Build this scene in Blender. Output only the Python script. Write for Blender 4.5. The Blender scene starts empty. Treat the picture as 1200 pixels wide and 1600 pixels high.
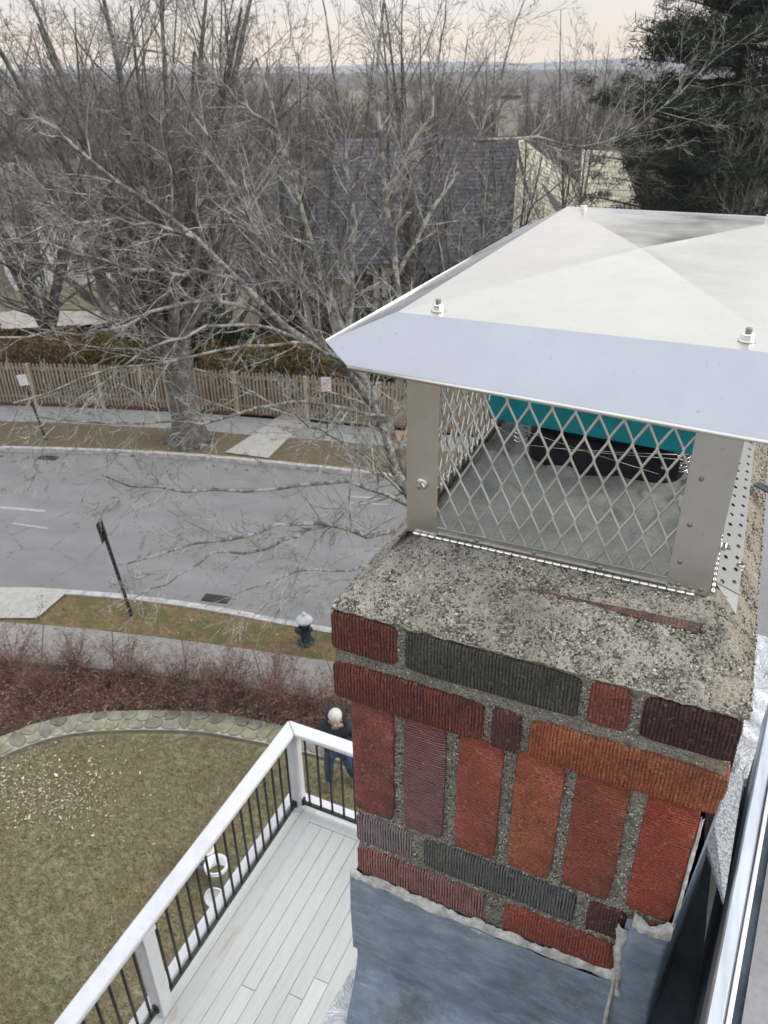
import bpy, bmesh, math, random
import numpy as np
from mathutils import Vector, noise
random.seed(7); rng = np.random.default_rng(11)
PI = math.pi
scene = bpy.context.scene
COL = scene.collection

# ------------------------------------------------------------------ camera, sky, sun, exposure
CAM = np.array([0.3872, -0.6707, 10.0]); Z0 = 10.0 - 0.5688      # Z0: level of the top brick course
PITCH, ROLL, YAW, FPX = 29.419, -0.80, -24.916, 1219.3
_p, _r, _y = [math.radians(v) for v in (PITCH, ROLL, YAW)]
FW = np.array([math.sin(_y)*math.cos(_p), math.cos(_y)*math.cos(_p), -math.sin(_p)])
_rt = np.array([math.cos(_y), -math.sin(_y), 0.0]); _up = np.cross(_rt, FW)
RT = _rt*math.cos(_r) + _up*math.sin(_r); UP = np.cross(RT, FW)
cam = bpy.data.cameras.new('camera'); camo = bpy.data.objects.new('camera', cam); COL.objects.link(camo)
from mathutils import Matrix
camo.matrix_world = Matrix(((RT[0], UP[0], -FW[0], CAM[0]), (RT[1], UP[1], -FW[1], CAM[1]), (RT[2], UP[2], -FW[2], CAM[2]), (0, 0, 0, 1)))
cam.sensor_fit = 'VERTICAL'; cam.sensor_height = 24; cam.lens = 24*FPX/1600; cam.clip_start = .02; cam.clip_end = 6000
cam.dof.use_dof = True; cam.dof.focus_distance = 1.05; cam.dof.aperture_fstop = 11
scene.camera = camo

SUN_EL, SUN_AZ = 36, 70          # azimuth clockwise from +Y
w = bpy.data.worlds.new('World'); scene.world = w; w.use_nodes = True
nt = w.node_tree; nt.nodes.clear()
def N(t, **k):
    n = nt.nodes.new(t)
    for a, b in k.items(): setattr(n, a, b)
    return n
sky = N('ShaderNodeTexSky', sky_type='NISHITA', sun_disc=False, sun_elevation=math.radians(SUN_EL), sun_rotation=math.radians(SUN_AZ), air_density=1.0, dust_density=2.0)
tc = N('ShaderNodeTexCoord'); sep = N('ShaderNodeSeparateXYZ'); nt.links.new(tc.outputs['Generated'], sep.inputs[0])
ramp = N('ShaderNodeValToRGB'); nt.links.new(sep.outputs['Z'], ramp.inputs[0])
cr = ramp.color_ramp; cr.elements[0].position = 0.0; cr.elements[0].color = (.70, .53, .40, 1)
cr.elements[1].position = 1.0; cr.elements[1].color = (1.30, 1.35, 1.45, 1)
for p, c in ((.022, (.70, .57, .46)), (.06, (.60, .55, .53)), (.11, (.70, .67, .65)), (.2, (.88, .86, .83)), (.38, (1.02, 1.01, .99)), (.6, (1.13, 1.14, 1.18))):
    e = cr.elements.new(p); e.color = (*c, 1)
mp = N('ShaderNodeMapping'); mp.inputs['Scale'].default_value = (1, 1, 3.5); nt.links.new(tc.outputs['Generated'], mp.inputs[0])
nz = N('ShaderNodeTexNoise'); nz.inputs['Scale'].default_value = 2.2; nz.inputs['Detail'].default_value = 5; nz.inputs['Roughness'].default_value = .55
nt.links.new(mp.outputs[0], nz.inputs['Vector'])
nr = N('ShaderNodeMapRange'); nr.inputs[1].default_value = .3; nr.inputs[2].default_value = .7; nr.inputs[3].default_value = .86; nr.inputs[4].default_value = 1.12
nt.links.new(nz.outputs['Fac'], nr.inputs[0])
m1 = N('ShaderNodeVectorMath', operation='SCALE'); nt.links.new(ramp.outputs[0], m1.inputs[0]); nt.links.new(nr.outputs[0], m1.inputs['Scale'])
m2 = N('ShaderNodeVectorMath', operation='SCALE'); nt.links.new(m1.outputs[0], m2.inputs[0]); m2.inputs['Scale'].default_value = 10.0
m3 = N('ShaderNodeVectorMath', operation='SCALE'); nt.links.new(sky.outputs[0], m3.inputs[0]); m3.inputs['Scale'].default_value = .25
m4 = N('ShaderNodeVectorMath', operation='ADD'); nt.links.new(m2.outputs[0], m4.inputs[0]); nt.links.new(m3.outputs[0], m4.inputs[1])
bg = N('ShaderNodeBackground'); bg.inputs['Strength'].default_value = .1; nt.links.new(m4.outputs[0], bg.inputs['Color'])
wo = N('ShaderNodeOutputWorld'); nt.links.new(bg.outputs[0], wo.inputs[0])
sl = bpy.data.lights.new('sun', 'SUN'); sl.energy = 1.3; sl.angle = math.radians(30); sl.color = (1, .96, .9)
so = bpy.data.objects.new('sun', sl); COL.objects.link(so)
_az, _el = math.radians(SUN_AZ), math.radians(SUN_EL)
so.rotation_euler = Vector((math.sin(_az)*math.cos(_el), math.cos(_az)*math.cos(_el), math.sin(_el))).to_track_quat('Z', 'Y').to_euler()
vs = scene.view_settings; vs.view_transform = 'Standard'; vs.look = 'None'; vs.gamma = 1; vs.use_curve_mapping = False; vs.exposure = 0.36
scene.cycles.volume_bounces = 1; scene.cycles.max_bounces = 6; scene.cycles.transparent_max_bounces = 8

# ------------------------------------------------------------------ helpers
def G(px, py, z=0.0):
    """point where the sight line through photo pixel px,py meets the level z"""
    d = FW*FPX + RT*(px-600) + UP*(800-py)
    return CAM + d*((z-CAM[2])/d[2])
def D(px, py, dist):
    """point on the sight line at a horizontal distance"""
    d = FW*FPX + RT*(px-600) + UP*(800-py)
    return CAM + d*(dist/math.hypot(d[0], d[1]))

def empty(name, loc=(0, 0, 0), rz=0, label=None, cat=None, group=None):
    o = bpy.data.objects.new(name, None); COL.objects.link(o); o.location = loc; o.rotation_euler = (0, 0, rz); o.empty_display_size = .1
    return tag(o, label, cat, group)
def tag(o, label=None, cat=None, group=None, kind=None):
    if label: o['label'] = label
    if cat: o['category'] = cat
    if group: o['group'] = group
    if kind: o['kind'] = kind
    return o
def link(name, me, parent=None, loc=None, rot=None):
    o = bpy.data.objects.new(name, me); COL.objects.link(o)
    if parent is not None: o.parent = parent
    if loc is not None: o.location = loc
    if rot is not None: o.rotation_euler = rot
    return o
def mesh(name, V, F, mat=None, smooth=False):
    me = bpy.data.meshes.new(name); me.from_pydata([tuple(map(float, v)) for v in V], [], [tuple(int(i) for i in f) for f in F])
    if mat: me.materials.append(mat)
    if smooth: me.shade_smooth()
    me.update(); return me
def obj(name, V, F, mat=None, parent=None, smooth=False, loc=None, rot=None):
    return link(name, mesh(name, V, F, mat, smooth), parent, loc, rot)
def npmesh(name, V, Q, mat=None, smooth=True):
    """fast mesh from arrays: V (n,3), Q (m,k) faces of one size"""
    me = bpy.data.meshes.new(name); V = np.ascontiguousarray(V, np.float32); Q = np.ascontiguousarray(Q, np.int32); m, k = Q.shape
    me.vertices.add(len(V)); me.vertices.foreach_set('co', V.ravel())
    me.loops.add(m*k); me.loops.foreach_set('vertex_index', Q.ravel())
    me.polygons.add(m); me.polygons.foreach_set('loop_start', np.arange(0, m*k, k, dtype=np.int32))
    if smooth: me.polygons.foreach_set('use_smooth', np.ones(m, bool))
    if mat: me.materials.append(mat)
    me.update(calc_edges=True); return me
class MB:
    """collects simple shapes into one mesh"""
    def __init__(s): s.V = []; s.F = []
    def add(s, V, F):
        n = len(s.V); s.V += [tuple(v) for v in V]; s.F += [tuple(i+n for i in f) for f in F]; return s
    def box(s, x0, x1, y0, y1, z0, z1):
        return s.add([(x0, y0, z0), (x1, y0, z0), (x1, y1, z0), (x0, y1, z0), (x0, y0, z1), (x1, y0, z1), (x1, y1, z1), (x0, y1, z1)],
                     [(0, 3, 2, 1), (4, 5, 6, 7), (0, 1, 5, 4), (1, 2, 6, 5), (2, 3, 7, 6), (3, 0, 4, 7)])
    def tube(s, pts, r, n=8, cap=True):
        P = [Vector(p) for p in pts]; rs = r if isinstance(r, (list, tuple)) else [r]*len(P); V = []; F = []
        ref = None
        for i, p in enumerate(P):
            d = (P[min(i+1, len(P)-1)] - P[max(i-1, 0)]).normalized()
            if ref is None: ref = d.orthogonal().normalized()
            ref = (ref - d*ref.dot(d)).normalized(); b = d.cross(ref)
            for k in range(n):
                a = 2*PI*k/n; V.append(tuple(p + (ref*math.cos(a)+b*math.sin(a))*rs[i]))
        for i in range(len(P)-1):
            for k in range(n): F.append((i*n+k, i*n+(k+1) % n, (i+1)*n+(k+1) % n, (i+1)*n+k))
        if cap: F.append(tuple(range(n-1, -1, -1))); F.append(tuple((len(P)-1)*n+k for k in range(n)))
        return s.add(V, F)
    def lathe(s, prof, n=24, c=(0, 0, 0), axis='z'):
        V = []; F = []
        for r, z in prof:
            for k in range(n):
                a = 2*PI*k/n; q = (r*math.cos(a), r*math.sin(a), z)
                if axis == 'y': q = (q[0], q[2], q[1])
                if axis == 'x': q = (q[2], q[0], q[1])
                V.append((q[0]+c[0], q[1]+c[1], q[2]+c[2]))
        for i in range(len(prof)-1):
            for k in range(n): F.append((i*n+k, i*n+(k+1) % n, (i+1)*n+(k+1) % n, (i+1)*n+k))
        F.append(tuple(range(n-1, -1, -1))); F.append(tuple((len(prof)-1)*n+k for k in range(n)))
        return s.add(V, F)
    def obj(s, name, mat, parent=None, smooth=False, bevel=0, loc=None, rot=None):
        o = obj(name, s.V, s.F, mat, parent, smooth, loc, rot)
        if bevel:
            md = o.modifiers.new('bevel', 'BEVEL'); md.width = bevel; md.segments = 2; md.limit_method = 'ANGLE'
        return o

# ------------------------------------------------------------------ materials
class M:
    def __init__(s, name, rough=.7, metal=0, spec=.5):
        s.m = bpy.data.materials.new(name); s.m.use_nodes = True; s.t = s.m.node_tree
        s.b = s.t.nodes['Principled BSDF']; s.b.inputs['Roughness'].default_value = rough; s.b.inputs['Metallic'].default_value = metal
        s.b.inputs['Specular IOR Level'].default_value = spec; s._tc = None; s.bump_in = None
    def n(s, t, **k):
        x = s.t.nodes.new(t)
        for a, b in k.items(): setattr(x, a, b)
        return x
    def co(s, scale=(1, 1, 1), which='Object'):
        if s._tc is None: s._tc = s.n('ShaderNodeTexCoord')
        if which == 'World':
            g = s.n('ShaderNodeNewGeometry'); src = g.outputs['Position']
        else: src = s._tc.outputs[which]
        mpn = s.n('ShaderNodeMapping'); mpn.inputs['Scale'].default_value = scale; s.t.links.new(src, mpn.inputs[0]); return mpn.outputs[0]
    def noise(s, scale, detail=4, rough=.6, vec=None, dist=0):
        x = s.n('ShaderNodeTexNoise'); x.inputs['Scale'].default_value = scale; x.inputs['Detail'].default_value = detail; x.inputs['Roughness'].default_value = rough; x.inputs['Distortion'].default_value = dist
        s.t.links.new(vec if vec is not None else s.co(), x.inputs['Vector']); return x.outputs['Fac']
    def voro(s, scale, vec=None, feature='F1', out='Distance'):
        x = s.n('ShaderNodeTexVoronoi', feature=feature); x.inputs['Scale'].default_value = scale
        s.t.links.new(vec if vec is not None else s.co(), x.inputs['Vector']); return x.outputs[out]
    def ramp(s, fac, stops):
        x = s.n('ShaderNodeValToRGB'); e = x.color_ramp.elements
        while len(e) > 2: e.remove(e[-1])
        for i, (p, c) in enumerate(stops):
            if not isinstance(c, tuple): c = (c, c, c)
            if i < 2: e[i].position = p; e[i].color = (*c, 1)
            else: q = e.new(p); q.color = (*c, 1)
        s.t.links.new(fac, x.inputs[0]); return x.outputs[0]
    def mix(s, fac, a, b, mode='MIX'):
        x = s.n('ShaderNodeMix', data_type='RGBA', blend_type=mode)
        for v, i in ((fac, 0), (a, 6), (b, 7)):
            if isinstance(v, (int, float)): x.inputs[i].default_value = v
            elif isinstance(v, tuple): x.inputs[i].default_value = (*v, 1)
            else: s.t.links.new(v, x.inputs[i])
        return x.outputs[2]
    def math(s, op, a, b=0.0):
        x = s.n('ShaderNodeMath', operation=op)
        for v, i in ((a, 0), (b, 1)):
            if isinstance(v, (int, float)): x.inputs[i].default_value = v
            else: s.t.links.new(v, x.inputs[i])
        return x.outputs[0]
    def color(s, c):
        if isinstance(c, tuple): s.b.inputs['Base Color'].default_value = (*c, 1)
        else: s.t.links.new(c, s.b.inputs['Base Color'])
        return s
    def rough(s, c): s.t.links.new(c, s.b.inputs['Roughness']); return s
    def bump(s, h, strength=.5, dist=.01):
        x = s.n('ShaderNodeBump'); x.inputs['Strength'].default_value = strength; x.inputs['Distance'].default_value = dist
        s.t.links.new(h, x.inputs['Height'])
        if s.bump_in is not None: s.t.links.new(s.bump_in, x.inputs['Normal'])
        s.bump_in = x.outputs[0]; s.t.links.new(s.bump_in, s.b.inputs['Normal']); return s

def noisy(name, c1, c2, scale, rough=.8, metal=0, bump=0, bdist=.01, detail=5, lo=.35, hi=.65, vec=None, spec=.4, fine=None):
    a = M(name, rough, metal, spec); f = a.noise(scale, detail, .6, a.co(vec or (1, 1, 1)))
    c = a.ramp(f, [(lo, c1), (hi, c2)])
    if fine: c = a.mix(fine[1], c, a.ramp(a.noise(fine[0], 3), [(.3, .35), (.7, 1.0)]), 'MULTIPLY')
    a.color(c)
    if bump: a.bump(f, bump, bdist)
    return a.m

# metals
def steel(name, base, r0, r1, wav=.02, scale=3.0, stain=.25):
    a = M(name, .25, 1.0); f = a.noise(scale, 3, .5)
    dirt = a.noise(17, 6, .7); fleck = a.noise(140, 2, .5)
    c = a.mix(a.ramp(dirt, [(.45, 0.0), (.8, stain)]), base, tuple(v*.62 for v in base))
    c = a.mix(a.ramp(fleck, [(.70, 0.0), (.78, .5)]), c, tuple(v*.5 for v in base)); a.color(c)
    a.rough(a.ramp(a.noise(9, 4, .6), [(.3, r0), (.7, r1)])); a.bump(f, 1.0, wav*.05); a.bump(a.noise(60, 2), .12, .0006); return a.m
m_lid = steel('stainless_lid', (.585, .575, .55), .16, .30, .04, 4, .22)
m_skirt = steel('stainless_dimmed_skirt', (.385, .40, .43), .24, .38, .03, 3, .20)  # dimmer blue sky reflection put into a darker copy of the lid steel
m_steel = steel('stainless_panel', (.60, .595, .575), .26, .42, .05, 6, .35)
m_wire = steel('stainless_mesh_wire', (.70, .685, .66), .35, .5, 0, 20, .3)
m_bright = M('bright_hinge_steel', .16, 1.0).color((.82, .82, .8)).m
m_rivet = noisy('tarnished_rivet', (.16, .13, .10), (.42, .38, .33), 300, .5, .8)
m_black = noisy('black_plastic', (.005, .007, .012), (.014, .018, .028), 30, .65)
m_teal = noisy('teal_enamel', (.004, .27, .34), (.01, .36, .44), 12, .35, fine=(90, .2))
m_dark = M('black_hole', .9).color((.01, .01, .01)).m

# brick: wire-cut ribs run across the stretcher
def brick_mat(name, c1, c2, rib=1.0, wash=0.0, soot=.35, washc=(.42, .38, .40)):
    a = M(name, .85, 0, .3)
    v = a.co((1, 1, 1)); wv = a.n('ShaderNodeTexWave', wave_type='BANDS', bands_direction='X'); wv.inputs['Scale'].default_value = 76; wv.inputs['Distortion'].default_value = 3.2; wv.inputs['Detail'].default_value = 2; wv.inputs['Detail Scale'].default_value = 1.5
    a.t.links.new(a.co((1, .3, .3)), wv.inputs['Vector'])
    c1 = tuple(v*1.02+.012 for v in c1); c2 = tuple(v*1.2+.022 for v in c2); f = a.noise(26, 6, .65); c = a.ramp(f, [(.3, c1), (.68, c2)])
    c = a.mix(a.ramp(a.noise(19, 4, .6), [(.42, 0.0), (.70, .55)]), c, tuple(x*.45+.012 for x in c1))
    c = a.mix(a.ramp(a.noise(33, 4, .6, a.co((1, 1, 1.3))), [(.55, 0.0), (.75, .45)]), c, tuple(min(.6, x*1.35+.02) for x in c2))
    c = a.mix(a.ramp(a.noise(420, 3, .7), [(.38, .75), (.60, 0.0)]), c, tuple(x*.30 for x in c1))
    c = a.mix(a.ramp(a.noise(700, 2, .6), [(.66, 0.0), (.74, .5)]), c, (.42, .30, .22))
    if wash: c = a.mix(a.math('MULTIPLY', a.ramp(a.noise(14, 5, .7), [(.3, .25), (.6, 1.0)]), wash), c, washc)
    if rib > 0: c = a.mix(a.math('MULTIPLY', a.ramp(wv.outputs['Fac'], [(.22, min(1, 1.1*rib)), (.50, 0.0)]), a.ramp(a.noise(55, 4, .7), [(.36, .25), (.56, 1.0)])), c, (.010, .008, .007))
    c = a.mix(a.ramp(a.noise(11, 5, .7), [(.44, 0.0), (.72, soot)]), c, (.02, .017, .015))
    c = a.mix(a.ramp(a.noise(160, 5, .75), [(.60, 0.0), (.68, .6)]), c, (.36, .33, .29))
    a.color(c)
    if rib > 0: a.bump(wv.outputs['Fac'], min(1, 1.2*rib), .0016)
    a.bump(a.noise(300, 4, .7), .5, .0012); a.bump(a.noise(45, 3, .5), .6, .002)
    return a.m
B = dict(
    red=brick_mat('brick_dark_red', (.13, .030, .018), (.29, .065, .035)),
    char=brick_mat('brick_charcoal_green', (.055, .058, .050), (.095, .10, .085), .8),
    orange=brick_mat('brick_orange', (.25, .065, .022), (.42, .125, .045), .6, soot=.25),
    stub=brick_mat('brick_rust', (.17, .045, .028), (.32, .085, .05), .5),
    maroon=brick_mat('brick_maroon', (.055, .018, .020), (.115, .034, .034), 1.0),
    dred=brick_mat('brick_sooty_red', (.09, .028, .022), (.17, .05, .04), .6, soot=.6),
    s1=brick_mat('brick_soldier_maroon', (.17, .045, .036), (.30, .085, .062), .12, soot=.55),
    s2=brick_mat('brick_soldier_purple', (.20, .055, .045), (.34, .10, .075), .8, .40, washc=(.36, .25, .26)),
    s3=brick_mat('brick_soldier_red', (.28, .065, .036), (.42, .11, .07), .45),
    s4=brick_mat('brick_soldier_orange', (.30, .075, .035), (.44, .13, .06), .35),
    s5=brick_mat('brick_soldier_brown', (.24, .055, .032), (.38, .10, .055), .5),
    s6=brick_mat('brick_soldier_scarlet', (.30, .05, .026), (.42, .085, .042), .45, soot=.3),
    purple=brick_mat('brick_purple_grey', (.16, .09, .095), (.28, .17, .17), 1.0, .45),
    bluegrey=brick_mat('brick_blue_grey', (.085, .09, .075), (.16, .16, .13), .9, .18, washc=(.30, .34, .38)),
    pink=brick_mat('brick_pinkish', (.26, .065, .052), (.42, .13, .105), 1.0, .30, washc=(.48, .34, .34)),
    low=brick_mat('brick_low_red', (.24, .045, .028), (.38, .08, .05), .5))

def aggregate(name, base1, base2, sc=1.0, dark=.9, warm=False):
    a = M(name, .9, 0, .35)
    v = a.voro(210*sc, out='Color'); s = a.n('ShaderNodeSeparateColor'); a.t.links.new(v, s.inputs[0])
    st = a.ramp(s.outputs[0], [(0.0, (.05, .05, .047)), (.25, (.13, .125, .11)), (.45, (.25, .235, .20)), (.68, (.42, .40, .35)), (.85, (.36, .29, .21)), (1.0, (.62, .60, .54))])
    d = a.voro(210*sc); c = a.ramp(a.noise(40, 5, .7), [(.3, base1), (.7, base2)])
    c = a.mix(a.ramp(d, [(.30, .85), (.48, 0.0)]), c, st)
    c = a.mix(a.ramp(a.noise(7, 6, .72), [(.40, 0.0), (.66, dark*.50)]), c, (.06, .06, .044))
    c = a.mix(a.ramp(a.noise(13, 5, .7, a.co((1.3, .8, 1))), [(.55, 0.0), (.75, .45)]), c, (.17, .15, .065))
    sx = a.n('ShaderNodeSeparateXYZ'); a.t.links.new(a.co(), sx.inputs[0])
    c = a.mix(a.math('MULTIPLY', a.ramp(sx.outputs[0], [(.425, 0.0), (.445, .50)]), a.ramp(a.noise(12, 5, .7), [(.3, .4), (.55, 1.0)])), c, (.34, .26, .175))
    c = a.mix(a.ramp(a.noise(900, 2, .6), [(.40, .6), (.55, 0.0)]), c, (.04, .04, .035))
    a.color(c); a.bump(d, .8, .0018); a.bump(a.noise(500, 3, .7), .7, .001); return a.m
m_crown = aggregate('exposed_aggregate_concrete', (.29, .275, .225), (.56, .535, .455))
m_mortar = aggregate('pebbly_mortar', (.15, .145, .12), (.30, .285, .25), 1.5, .7)
m_floor = M('cement_floor'); _a = m_floor
_c = _a.ramp(_a.noise(9, 6, .7), [(.3, (.24, .25, .24)), (.55, (.40, .42, .40)), (.75, (.52, .535, .505))])
_c = _a.mix(_a.ramp(_a.noise(350, 3), [(.3, .5), (.5, 0.0)]), _c, (.10, .10, .098)); _a.color(_c); _a.bump(_a.noise(60, 5, .7), .7, .004); m_floor = m_floor.m
def pebble_mat():
    a = M('pebble_stone', .75, 0, .4); g = a.n('ShaderNodeNewGeometry')
    c = a.ramp(g.outputs['Random Per Island'], [(0.0, (.03, .03, .028)), (.28, (.11, .105, .085)), (.55, (.24, .23, .19)), (.8, (.46, .44, .38)), (.86, (.27, .20, .13)), (1.0, (.62, .60, .54))])
    c = a.mix(a.ramp(a.noise(7, 6, .72), [(.44, 0.0), (.64, .52)]), c, (.06, .060, .044)); a.color(c); return a.m
m_pebble = pebble_mat()
a = M('lead_sheet', .5, .15, .5)
_st = a.noise(16, 7, .72, a.co((.9, 1, 1.5))); c = a.ramp(_st, [(.25, (.105, .135, .170)), (.5, (.165, .213, .270)), (.75, (.24, .295, .355))])
c = a.mix(a.ramp(a.noise(70, 5, .75, a.co((.3, 1, 1.5))), [(.50, 0.0), (.78, .6)]), c, (.36, .43, .50))
c = a.mix(a.ramp(a.noise(6, 7, .75), [(.52, 0.0), (.70, .75)]), c, (.06, .068, .06))
c = a.mix(a.ramp(a.noise(240, 2), [(.68, 0.0), (.72, .6)]), c, (.5, .53, .55))
a.color(c); a.rough(a.ramp(_st, [(.3, .62), (.7, .42)])); a.bump(a.noise(7, 3, .5), .8, .02); a.bump(a.noise(30, 5, .6), .3, .003); a.bump(a.noise(200, 3), .3, .001); m_lead = a.m
m_leaddark = noisy('old_dark_lead', (.028, .040, .055), (.060, .085, .112), 14, .6, .2, .5, .006, fine=(90, .4))  # lead copy with the trough's shade put in its colour; strap shares it
m_caulk = noisy('dirty_white_caulk', (.30, .29, .275), (.58, .575, .56), 60, .6, bump=.8, bdist=.004, fine=(200, .4))
m_silver = M('aluminium_roof_coating', .42, .55); _a = m_silver; _a.color(_a.ramp(_a.noise(9, 6, .7, dist=1.5), [(.3, (.38, .41, .44)), (.5, (.62, .65, .67)), (.62, (.80, .81, .80)), (.75, (.55, .56, .52))])); _a.bump(_a.noise(14, 5, .7, dist=2), 1.0, .02); m_silver = m_silver.m
m_trim = noisy('brushed_aluminium_trim', (.45, .48, .52), (.66, .69, .73), 9, .3, .85, vec=(6, .6, 6))
m_trimlight = M('white_trim_bead', .4).color((.78, .8, .84)).m
m_membrane = noisy('grey_roof_membrane', (.20, .20, .205), (.27, .27, .27), 5, .75, fine=(160, .25), bump=.2, bdist=.004)
m_granule = noisy('mineral_granules', (.16, .17, .19), (.48, .50, .52), 350, .9, bump=.8, bdist=.002)
# ground
def ground_mat(name, stops, sc=1.0, bump=.5, spots=None, big=None, rough=.95, which='World'):
    a = M(name, rough, 0, .25); v = a.co((1, 1, 1), which)
    f = a.noise(9*sc, 8, .75, v); c = a.ramp(f, stops)
    if big: c = a.mix(a.ramp(a.noise(big[0], 4, .6, v), [(.42, 0.0), (.62, big[1])]), c, big[2])
    if spots:
        for (s, lo, hi, col, am) in spots: c = a.mix(a.ramp(a.noise(s, 4, .7, v), [(lo, 0.0), (hi, am)]), c, col)
    a.color(c); a.bump(f, bump, .04); return a.m
m_lawn = ground_mat('winter_lawn_soil', [(.32, (.088, .088, .044)), (.5, (.185, .17, .098)), (.68, (.33, .29, .185))], 1.0, .8,
    spots=[(38, .60, .68, (.30, .255, .15), .7), (22, .60, .70, (.055, .062, .02), .6)], big=(.8, .8, (.17, .125, .068)))

m_verge = ground_mat('verge_turf', [(.3, (.07, .062, .028)), (.5, (.15, .115, .055)), (.68, (.25, .185, .10))], 1.3, .8, spots=[(30, .58, .68, (.30, .22, .15), .6), (2.1, .46, .56, (.085, .085, .03), .75), (1.3, .52, .6, (.17, .10, .055), .6)])
m_verge2 = ground_mat('far_verge_turf', [(.3, (.075, .055, .036)), (.5, (.13, .095, .062)), (.7, (.21, .165, .11))], 1.0, .6, big=(.6, .5, (.11, .11, .05)))
m_mulch = ground_mat('bark_mulch', [(.3, (.06, .032, .024)), (.5, (.12, .068, .05)), (.68, (.20, .13, .10))], 2.4, 1.0, spots=[(60, .62, .70, (.30, .20, .16), .8), (34, .62, .72, (.028, .014, .01), .6)])
m_earth = ground_mat('wooded_ground', [(.3, (.11, .088, .062)), (.5, (.17, .138, .10)), (.7, (.24, .20, .15))], .5, .6, big=(.05, .6, (.085, .08, .045)))
a = M('worn_asphalt', .85, 0, .3); v = a.co((1, 1, 1), 'World'); v2 = a.co((.6, 1.2, 1), 'World')
f = a.noise(1.1, 6, .6, v2); c = a.ramp(f, [(.3, (.170, .170, .170)), (.5, (.198, .198, .199)), (.7, (.232, .232, .232))])
c = a.mix(a.ramp(a.noise(120, 3, .7, v), [(.35, .5), (.6, 0.0)]), c, (.10, .10, .10))
vv = a.voro(.55, a.co((1, 1, 1), 'World'), 'DISTANCE_TO_EDGE'); n2 = a.noise(2.5, 5, .7, v)
c = a.mix(a.math('MULTIPLY', a.ramp(a.voro(.8, a.mix(.22, a.co((1, 1, 1), 'World'), a.n('ShaderNodeTexNoise').outputs['Color']), 'DISTANCE_TO_EDGE'), [(.004, .7), (.018, 0.0)]), a.ramp(n2, [(.45, 0.0), (.6, 1.0)])), c, (.07, .07, .07))
c = a.mix(a.ramp(a.noise(.35, 5, .6, v2), [(.5, 0.0), (.75, .3)]), c, (.30, .30, .30)); a.color(c); a.bump(a.noise(150, 3, .7, v), .4, .006); m_road = a.m
m_walk = ground_mat('aged_sidewalk_concrete', [(.3, (.17, .165, .155)), (.5, (.235, .225, .21)), (.7, (.30, .29, .27))], .7, .25, spots=[(70, .6, .7, (.13, .125, .115), .4)])
m_walk2 = ground_mat('grey_sidewalk_concrete', [(.3, (.19, .19, .192)), (.5, (.25, .25, .25)), (.7, (.31, .31, .305))], .6, .25)
m_apron = ground_mat('pale_concrete', [(.3, (.27, .265, .245)), (.5, (.35, .345, .32)), (.7, (.42, .41, .385))], .6, .25)
m_kerb = noisy('granite_kerb', (.30, .29, .28), (.52, .51, .49), 6, .85, fine=(90, .4))
m_paint = noisy('worn_white_line', (.24, .24, .24), (.38, .38, .375), 14, .8)
m_stone = [noisy('wall_stone_'+n, tuple(v*.75 for v in c), tuple(v*1.3 for v in c), 5, .9, bump=.6, bdist=.02, fine=(45, .5)) for n, c in
           (('olive', (.24, .235, .15)), ('grey', (.23, .225, .185)), ('tan', (.29, .28, .20)), ('dark', (.18, .175, .13)))]
m_joint = noisy('pale_wall_mortar', (.30, .285, .23), (.42, .40, .33), 8, .95, bump=.5)
# wood and paint
m_white = M('white_painted_rail', .45); _a = m_white; _c = _a.ramp(_a.noise(5, 5, .7, _a.co((1, 1, 1))), [(.3, (.52, .53, .55)), (.6, (.64, .65, .67))])
_c = _a.mix(_a.ramp(_a.noise(34, 6, .75), [(.60, 0.0), (.68, .55)]), _c, (.33, .34, .36)); _a.color(_c); _a.bump(_a.noise(60, 4), .2, .002); m_white = _a.m
def deckmat(name, k):
    a = M(name, .6, 0, .4); v = a.co((9, .8, 1)); f = a.noise(6, 6, .7, v)
    c = a.ramp(f, [(.3, (.44*k, .455*k, .435*k)), (.7, (.53*k, .545*k, .52*k))])
    c = a.mix(a.ramp(a.noise(1.6, 5, .7, a.co((1.2, .8, 1), 'World')), [(.6, 0.0), (.75, .35)]), c, (.50*k, .45*k, .37*k)); a.color(c); a.bump(f, .3, .003); return a.m
m_deck = [deckmat('pale_deck_paint', 1.0), deckmat('pale_deck_paint_light', 1.07), deckmat('pale_deck_paint_dull', .93)]
m_deckworn = M('worn_deck_board', .7); _a = m_deckworn; _c = _a.ramp(_a.noise(2.2, 6, .75, _a.co((4, 1.1, 1))), [(.55, (.47, .48, .465)), (.63, (.42, .36, .29)), (.80, (.36, .27, .19))]); _a.color(_c); m_deckworn = _a.m
m_iron = noisy('black_iron', (.012, .012, .013), (.03, .03, .032), 40, .45)
m_fence = noisy('weathered_cedar', (.22, .175, .13), (.38, .31, .235), 3, .9, vec=(6, 6, .7), fine=(60, .4))
m_fencepost = noisy('pale_cedar_post', (.30, .25, .18), (.44, .37, .27), 4, .9, vec=(4, 4, .7))
def bark(name, c1, c2, lichen, lc=(.50, .51, .46), lo=.50, hi=.58):
    a = M(name, .95, 0, .15); v = a.co((1, 1, 1)); c = a.ramp(a.noise(11, 5, .7, v), [(.3, c1), (.7, c2)])
    c = a.mix(a.ramp(a.noise(4.5, 5, .75, v), [(lo, 0.0), (hi, lichen)]), c, lc); a.color(c); a.bump(a.noise(9, 6, .7, a.co((1, 1, .3))), .8, .06); return a.m
m_bark = bark('lichen_bark', (.075, .072, .063), (.17, .163, .145), .8, (.36, .365, .33), .48, .56)
m_twig = bark('pale_twig', (.12, .115, .104), (.25, .243, .222), .9, (.47, .465, .435), .45, .57)
m_bark2 = bark('street_tree_bark', (.045, .043, .038), (.135, .13, .118), .5, (.24, .245, .21))
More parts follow.
